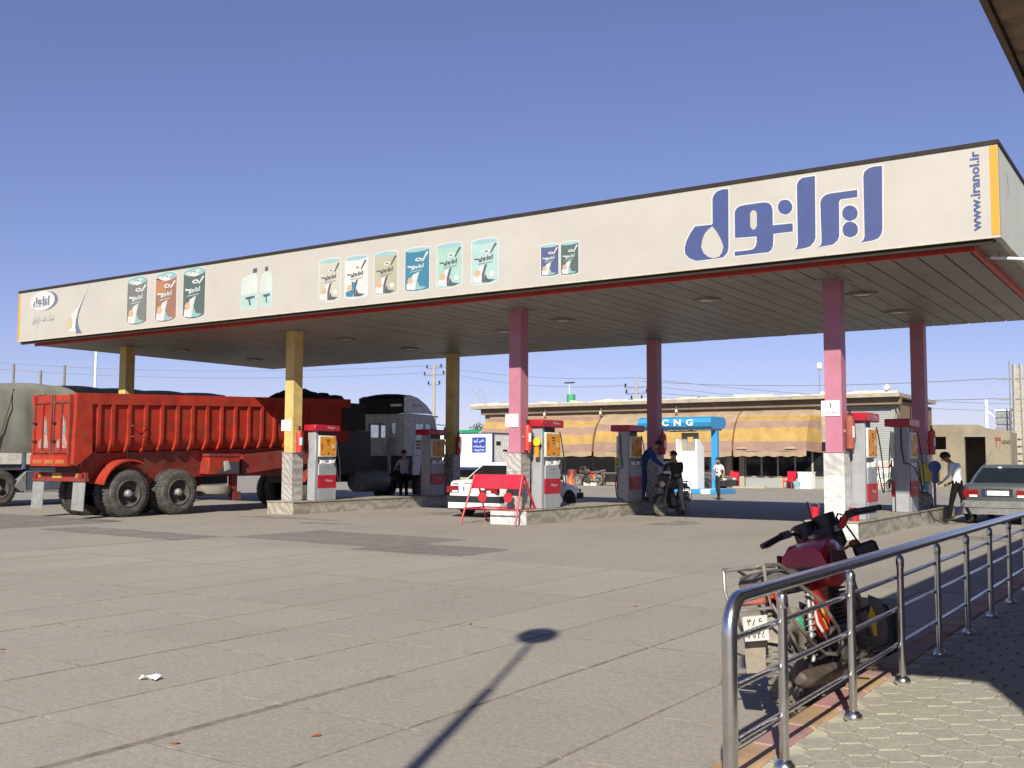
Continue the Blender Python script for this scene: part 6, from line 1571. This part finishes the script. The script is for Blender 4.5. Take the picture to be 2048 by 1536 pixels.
cabp = [(-2.75, .55), (-2.75, 1.25), (-2.45, 1.55), (-2.05, 2.25), (-1.36, 2.35), (-1.36, .55)]
MB().prism(cabp, -.85, .85, 'Y').build('cab', m_white, bt3)
MB().prism([(-2.30, 1.52), (-2.0, 2.12), (-1.55, 2.16), (-1.55, 1.5)], -.862, -.855, 'Y').build('side_window', mat('green_glass', (.10, .15, .11), .1), bt3)
MB().loft([[(-2.47, -.72, 1.60), (-2.47, .72, 1.60)], [(-2.10, -.66, 2.20), (-2.10, .66, 2.20)]], 0, False, False).build('windscreen', m_glass, bt3)
MB().box(-1.3, -.5, .6, 2.3, .5, .979).build('chassis', m_black, bt3)
for x in (-2.05, 1.2):
    for s in (-1, 1):
        mb = MB(); mb.lathe([(.22, 0), (.33, .0), (.37, .04), (.37, .18), (.33, .22), (.05, .2)], (0, 0, 0), 'Y', 20); o = mb.build('wheel', m_rubber, bt3); o.location = (x, -.85 if s < 0 else .65, .37)
        o2 = MB().lathe([(.22, .01), (.18, .05), (.02, .03)], (0, 0, 0), 'Y', 16).build('rim', m_steel, o)
gs = thing('roadside_office', 'low building left of the shops with a green sign board on its front', 'building', (-43.5, 58, 0))
MB().box(-3.4, 0, 0, 3.4, 5, 2.9).build('wall', m_plaster, gs); gsb = MB().box(-1.2, -.12, 2.98, 3.3, -.02, 3.55).build('sign_board', mat('sign_green', (.01, .24, .10), .5), gs); MB().box(-3.6, -.3, 2.901, 3.6, 5.2, 2.975).build('roof', m_conc, gs)
text(gsb, ['جایگاه سوخت مرکزی'], 2.6, .36, face_front(1.3, -.121, 3.25), m_white, bold=.01)
# ------------------------------------------------------------------ mud house on the right
hs = thing('mud_house', 'unfinished mud rendered house with a dark window and a dark doorway', 'house', (0, 0, 0))
HY = 64.0
outl = [(-16.2, -.2), (-16.2, 3.55), (-14.0, 3.64), (-12.2, 3.62), (-10.6, 3.60), (-10.3, 3.44), (-9.6, 3.26), (-8.95, 3.22), (-8.92, -.2)]
MB().prism(outl, HY, HY + .3, 'Y', 0, [[(-13.05, 2.18), (-12.35, 2.18), (-12.35, 2.92), (-13.05, 2.92)], [(-11.36, .0), (-10.24, .0), (-10.24, 2.9), (-11.36, 2.9)]]).build('wall', m_mud, hs, smooth=False)
MB().box(-16.2, HY + .301, -.1, -15.9, HY + 5, 3.45).box(-9.2, HY + .301, -.1, -8.93, HY + 5, 3.15).box(-15.9, HY + 4.7, -.1, -9.2, HY + 5, 3.2).build('side_wall', m_mud, hs, smooth=False)
MB().box(-16.1, HY + .302, 3.0, -9.0, HY + 4.9, 3.12).build('roof', m_mud, hs, smooth=False)
MB().box(-11.5, HY - .02, 2.9, -10.1, HY - .001, 3.0).build('lintel', m_conc, hs)
MB().box(-9.72, HY - .03, 2.68, -9.42, HY - .001, 2.85).prism([(-9.70, 2.68), (-9.66, 2.68), (-9.62, 2.1)], HY - .02, HY - .001, 'Y').prism([(-9.48, 2.68), (-9.44, 2.68), (-9.5, 2.0)], HY - .02, HY - .001, 'Y').build('red_stain', mat('stain_red', (.20, .06, .045), .9), hs)
MB().cyl((-9.25, HY - .02, 2.6), .12, .06, 'Y', 12).cyl((-9.02, HY - .02, 2.6), .11, .06, 'Y', 12).build('pipe_end', mat('pipe_olive', (.12, .11, .06), .8), hs)
wtk = thing('white_tank', 'white metal cabinet with a tap and bottles on top beside the mud house', 'tank', (-12.75, 58.5, 0)); MB().chbox(-.75, -.4, .1, .62, .4, 2.0, .03).build('cabinet', m_white, wtk); MB().box(-.8, -.45, 2.001, .66, .45, 2.1).build('lid', m_white, wtk)
MB().tube([(.45, -.3, 2.1), (.45, -.3, 2.5), (.6, -.3, 2.55)], .03, 6).ball((.8, -.3, 2.2), (.18, .15, .2), 10, 7).build('tap', m_steel, wtk)
# coloured stand by the car
sd_ = thing('sign_stand', 'stand with a yellow panel, blue badge and orange red disc by the right island', 'sign', (-5.55, 27.25, 0))
MB().tube([(0, 0, 0), (0, 0, 1.5)], .03, 8).build('pole', m_steel, sd_)
MB().chbox(-.32, -.02, .98, .12, .02, 1.44, .01).build('yellow_panel', mat('stand_yellow', (.60, .46, .08), .5), sd_)
MB().cyl((.02, -.05, 1.36), .15, .03, 'Y', 18).box(-.04, -.05, .95, .08, -.035, 1.28).build('blue_badge', mat('badge_blue', (.05, .10, .32), .5, var=.5, scale=20), sd_)
MB().box(-.22, -.05, .70, -.14, -.03, .96).build('bottle_blue', mat('bottle_cyan', (.10, .42, .60), .4), sd_); MB().box(-.28, -.05, .72, -.225, -.03, .98).box(-.135, -.05, .68, -.08, -.03, .9).build('bottle_white', m_white, sd_)
MB().torus((-.26, -.06, .50), .22, .015, 'Y', 24, 6).build('hoop', m_black, sd_)
MB().lathe([(.21, -.01), (.21, .01)], (-.26, -.06, .50), 'Y', 12, a0=R(180), a1=R(360)).build('orange_half', m_orange, sd_); MB().lathe([(.21, -.01), (.21, .01)], (-.26, -.06, .50), 'Y', 12, a0=0, a1=R(180)).build('pink_half', mat('half_pink', (.42, .13, .12), .5), sd_)
MB().chbox(-.25, -.15, 0, .12, .15, .26, .02).build('foot', m_steel, sd_)
# ------------------------------------------------------------------ poles and wires
def tubeth(name, label, cat, pts, r, m_, pn, group=None, n=8):
    t = thing(name, label, cat, pts[0], 0, group); MB().tube([Vector(p) - Vector(pts[0]) for p in pts], r, n).build(pn, m_, t); return t
for i, (x, y, h) in enumerate(((-57.4, 33.5, 6.95), (-56.1, 34.4, 6.6), (-55.0, 35.2, 6.9))):
    tubeth('thin_pole', ('tallest dark pole at far left behind the tarpaulin trailer', 'short dark pole, second from left behind the tarpaulin trailer', 'dark pole, third from left behind the tarpaulin trailer')[i], 'pole', [(x, y, 0), (x, y, h)], .07, m_woodpole, 'shaft', 'dark poles behind the tarpaulin trailer')
tubeth('white_pole', 'slender white pole behind the tarpaulin trailer left of the yellow column', 'pole', [(-53.5, 36.2, 0), (-53.5, 36.2, 8.4)], [.10, .06], m_white, 'shaft')
def power_pole(x, y, h, label, arms, r=.2, m_=None):
    t = thing('power_pole', label, 'power pole', (x, y, 0)); MB().tube([(0, 0, 0), (0, 0, h)], [r, r * .6], 8).build('shaft', m_ or m_concpole, t)
    for z, L in arms:
        MB().box(-L, -.06, z - .05, L, .06, z + .05).build('cross_arm', m_steel, t)
        for s in (-1, 1): MB().lathe([(.05, 0), (.10, .08), (.05, .16), (.10, .24), (.03, .3)], (s * L * .92, 0, z + .05), 'Z', 8).build('insulator', m_trim, t)
    return t
power_pole(-58.9, 75, 10.2, 'concrete power pole with three cross arms behind the truck cab', ((9.95, .9), (9.3, 1.2), (8.4, .7)))
power_pole(-38.0, 75, 8.3, 'white power pole with insulators behind the rear middle column', ((7.4, 1.1), (6.9, 1.0), (6.4, .5)), .16)
lp_ = thing('lattice_pole', 'pale concrete ladder pole with cross arms at the far right edge', 'power pole', (-8.80, 66.5, 0))
for s in (-1, 1): MB().tube([(s * .24, 0, 0), (s * .18, 0, 7.2)], .11, 4).build('leg', m_concpole, lp_)
for i in range(16): MB().box(-.2, -.03, .3 + i * .42, .2, .05, .62 + i * .42).build('rung', m_concpole, lp_)
MB().tube([(-.42, -.05, 0), (-.42, -.05, 7.4)], .035, 6).build('conduit', m_steel, lp_)
for z in (6.3, 5.1): MB().box(-1.1, -.06, z, .3, .06, z + .1).build('cross_arm', m_steel, lp_)
tf = thing('transformer', 'grey transformer box hung on a short white post right of the mud house', 'transformer', (-10.1, 67.5, 0)); MB().tube([(-.6, 0, 0), (-.6, 0, 5.2)], .10, 8).build('post', m_white, tf)
MB().chbox(.0, -.3, 3.1, .75, .3, 4.5, .03).build('tank', mat('transformer_grey', (.22, .26, .32), .5, dirt=.3), tf)
for i in range(3): MB().box(-.05, -.36, 3.3 + i * .4, .85, -.305, 3.5 + i * .4).build('cooling_fin', m_steel, tf)
MB().box(-.1, -.35, 4.501, .9, .35, 4.62).tube([(-.6, 0, 4.6), (-.2, 0, 4.2), (0, 0, 4.0)], .04, 6).build('cover', m_white, tf)
gh = thing('green_roof_house', 'small far house with a green roof at the right edge', 'house', (-8.9, 90, 0)); MB().box(-2, 0, 0, 2.5, 3, 2.6).build('wall', m_plaster, gh); MB().box(-2.2, -.2, 2.601, 2.7, 3.2, 3.0).build('roof', mat('roof_green', (.10, .19, .13), .6), gh); MB().box(-.9, -.04, 1.4, .1, -.001, 2.2).build('window', m_white, gh)
fb = thing('garden_wall', 'low pale wall at the far right behind the grey green car', 'wall', (-8.0, 70, 0)); MB().box(-.8, 0, 0, 6, .25, 1.35).build('wall_body', m_mud, fb); MB().box(-.85, -.03, 1.351, 6.05, .28, 1.45).build('coping', m_plaster, fb)
def wire(a, b, sag, label):
    a, b = Vector(a), Vector(b); pts = []
    for i in range(17):
        u = i / 16; p = a.lerp(b, u); p.z -= sag * 4 * u * (1 - u); pts.append(p)
    t = thing('overhead_wire', label, 'wire', pts[0], 0, 'overhead wires behind the canopy'); MB().tube([p - pts[0] for p in pts], .018, 4, caps=False).build('cable', m_steel, t)
wire((-58.9, 75, 10.2), (-38.0, 75, 8.2), .5, 'upper wire between the two far power poles'); wire((-57.9, 75, 9.55), (-38.9, 75, 7.6), .6, 'lower wire between the two far power poles')
wire((-38.0, 75, 8.2), (-6, 84, 5.5), .5, 'upper wire running right from the white power pole'); wire((-37.0, 75, 7.5), (-6, 84, 5.0), .5, 'lower wire running right from the white power pole')
wire((-58.9, 75, 10.2), (-110, 60, 12.0), .8, 'upper wire running left behind the trailers'); wire((-59.8, 75, 9.55), (-110, 60, 11.3), .8, 'lower wire running left behind the trailers')
wire((-9.9, 66.5, 6.4), (-40, 80, 8.3), .4, 'upper wire left of the ladder pole'); wire((-9.9, 66.5, 5.2), (-40, 80, 7.4), .4, 'lower wire left of the ladder pole')
# ------------------------------------------------------------------ far background: walls and trees
for i, (x, y, L, h) in enumerate(((-84, 96, 22, 3.4), (-62, 100, 16, 3.0), (-112, 80, 26, 3.2))):
    t = thing('far_house', ('brown far house behind the truck cab', 'low brown far house behind the box truck', 'brown far house at the left behind the trailers')[i], 'house', (x, y, 0)); MB().box(-L / 2, 0, 0, L / 2, 6, h).build('wall', m_brickd if i != 1 else m_mud, t); MB().box(-L / 2 - .2, -.2, h + .001, L / 2 + .2, 6.2, h + .2).build('roof', m_conc, t)
    for k in range(3): MB().box(-L / 3 + k * L / 3 - .5, -.05, 1.0, -L / 3 + k * L / 3 + .5, -.001, 2.1).build('window', m_dark, t)
def tree(x, y, h, label, rr=2.0, seed=1):
    rnd = random.Random(seed); t = thing('tree', label, 'tree', (x, y, 0), group='trees far behind the shops')
    tr_ = MB(); tr_.tube([(0, 0, 0), (.1, 0, h * .3), (.0, .1, h * .6)], [.16, .12, .06], 7)
    for k in range(6):
        a = k * 1.05 + rnd.random(); tr_.tube([(0.05, 0, h * (.3 + .05 * k)), (math.cos(a) * rr * .6, math.sin(a) * rr * .6, h * (.6 + .05 * k))], [.06, .02], 5)
    tr_.build('trunk', m_bark, t)
    lf = MB(); cl_ = [(rnd.uniform(-rr, rr) * .7, rnd.uniform(-rr, rr) * .7, h * rnd.uniform(.5, .95), rnd.uniform(.4, .8)) for _ in range(16)]
    for _ in range(1500):
        c = rnd.choice(cl_); d = Vector((rnd.gauss(0, 1), rnd.gauss(0, 1), rnd.gauss(0, .8))).normalized() * c[3] * rnd.uniform(.5, 1.05)
        p = Vector(c[:3]) + d; s = rnd.uniform(.05, .13); a = Vector((rnd.gauss(0, 1), rnd.gauss(0, 1), rnd.gauss(0, 1))).normalized(); b = a.orthogonal().normalized()
        lf.add([p - a * s, p + b * s * .6, p + a * s, p - b * s * .6], [(0, 1, 2, 3)])
    lf.build('crown', m_leaf, t, smooth=False)
for i, (x, y, h) in enumerate(((-64.5, 92, 5.4), (-61.8, 93, 4.9), (-67.5, 95, 5.2), (-59.5, 97, 4.8), (-72, 90, 5.0))):
    tree(x, y, h, ('far tree left above the green sign', 'far tree right above the green sign', 'far tree just left of the rear yellow column', 'far low tree touching the left awning', 'far tree behind the truck cab')[i], 1.9, i + 3)
# ------------------------------------------------------------------ steel railing
rl = thing('steel_railing', 'polished stainless steel railing along the pavement edge, bent down at its near end', 'railing', (-1.603, 0, 0))
NY = 19.5
top = [(0, 3.97, -.06), (0, 3.97, .78)] + [(0, 3.97 + .12 * (1 - math.cos(R(a))), .80 + .14 * math.sin(R(a))) for a in range(0, 91, 15)] + [(0, 4.6, .942), (0, NY, .942)]
MB().tube(top, .031, 16).build('top_rail', m_chrome, rl)
i = 0
for k in range(-1, 13):
    y = 5.696 + 1.0955 * k
    p_ = MB().tube([(0, y, PZ), (0, y, .845)], .0215, 14).build('post', m_chrome, rl)
    MB().lathe([(.046, 0), (.05, .012), (.045, .03), (.03, .045), (.022, .05)], (0, y, PZ - .004), 'Z', 16).build('base_flange', m_chrome, p_)
    MB().lathe([(.0235, 0), (.0255, .004), (.0255, .05), (.020, .066), (.009, .074), (.0085, .095)], (0, y, .835), 'Z', 14).build('collar', m_chrome, p_)
for z in (.765, .565, .345):
    r_ = MB().tube([(-.034, 4.13, z), (-.034, NY, z)], .0135, 10).build('mid_rail', m_chrome, rl)
    MB().ball((-.034, 4.12, z), .019, 12, 8).build('end_cap', m_chrome, r_)
# ------------------------------------------------------------------ building on the right above the pavement (roof overhang in frame)
ob_ = thing('corner_shop', 'shop building beside the pavement whose weathered roof overhang enters the frame at top right', 'building', (0, 0, 0))
EH = 3.52; EX = -.70; EY0 = 2.25; EY1 = 19.0
MB().box(.87, EY0 + .005, 0, 1.1, EY1, EH).build('wall', m_plaster, ob_)
m_under = mat('peeling_soffit', (.30, .215, .145), .95, var=.45, scale=4.2, bump=.7, bscale=12, dirt=.95, dirtc=(.05, .025, .018), space='World')
MB().box(EX + .002, EY0, EH + .03, 6, EY1, EH + .22).build('roof', m_conc, ob_)
y = EY0
while y < EY1 - .1:
    x = EX
    while x < .85:
        L = random.choice((.42, .55)); 
        if random.random() > .1 or x < -.6: MB().box(x + .006, y + .008, EH + random.uniform(-.012, .012), min(x + L, .86) - .006, y + .40, EH + .028).build('soffit_board', m_under, ob_, smooth=False)
        x += L
    y += .41
MB().box(EX - .03, EY0, EH - .02, EX - .001, EY1, EH + .24).build('eaves_board', m_brown, ob_)
gb = thing('green_box', 'dark green wooden box standing on the yard beyond the red motorcycle', 'box', (-2.28, 8.55, 0), R(8)); MB().chbox(-.24, -.3, .02, .24, .3, .34, .012).build('box_shell', mat('box_dark_green', (.012, .06, .025), .6, dirt=.3), gb); MB().box(-.25, -.31, .341, .25, .31, .365).build('lid', mat('box_dark_green', (.012, .06, .025), .6), gb)
# street lamp standing behind the camera; its shadow crosses the slabs
def street_lamp():
    sh_ = Vector((-.389, .921)) / math.tan(SUN_EL)
    head = Vector((-4.78, 7.55)); zH = 5.2
    hp = head - sh_ * zH
    bend = Vector((-4.0, 5.78)); zB = 4.55
    bp = bend - sh_ * zB
    t = thing('street_lamp', 'street lamp post behind the photographer, seen only as a long shadow on the slabs', 'street lamp', (bp.x, bp.y, 0))
    d = hp - bp
    MB().tube([(0, 0, 0), (0, 0, zB - .1)], [.055, .036], 12).build('post', m_steel, t)
    MB().tube([(0, 0, zB - .15), (d.x * .25, d.y * .25, zB + .15), (d.x * .8, d.y * .8, zH)], .022, 8).build('arm', m_steel, t)
    MB().ball((d.x, d.y, zH), (.18, .18, .23), 16, 8).build('lamp_head', m_white, t)
street_lamp()
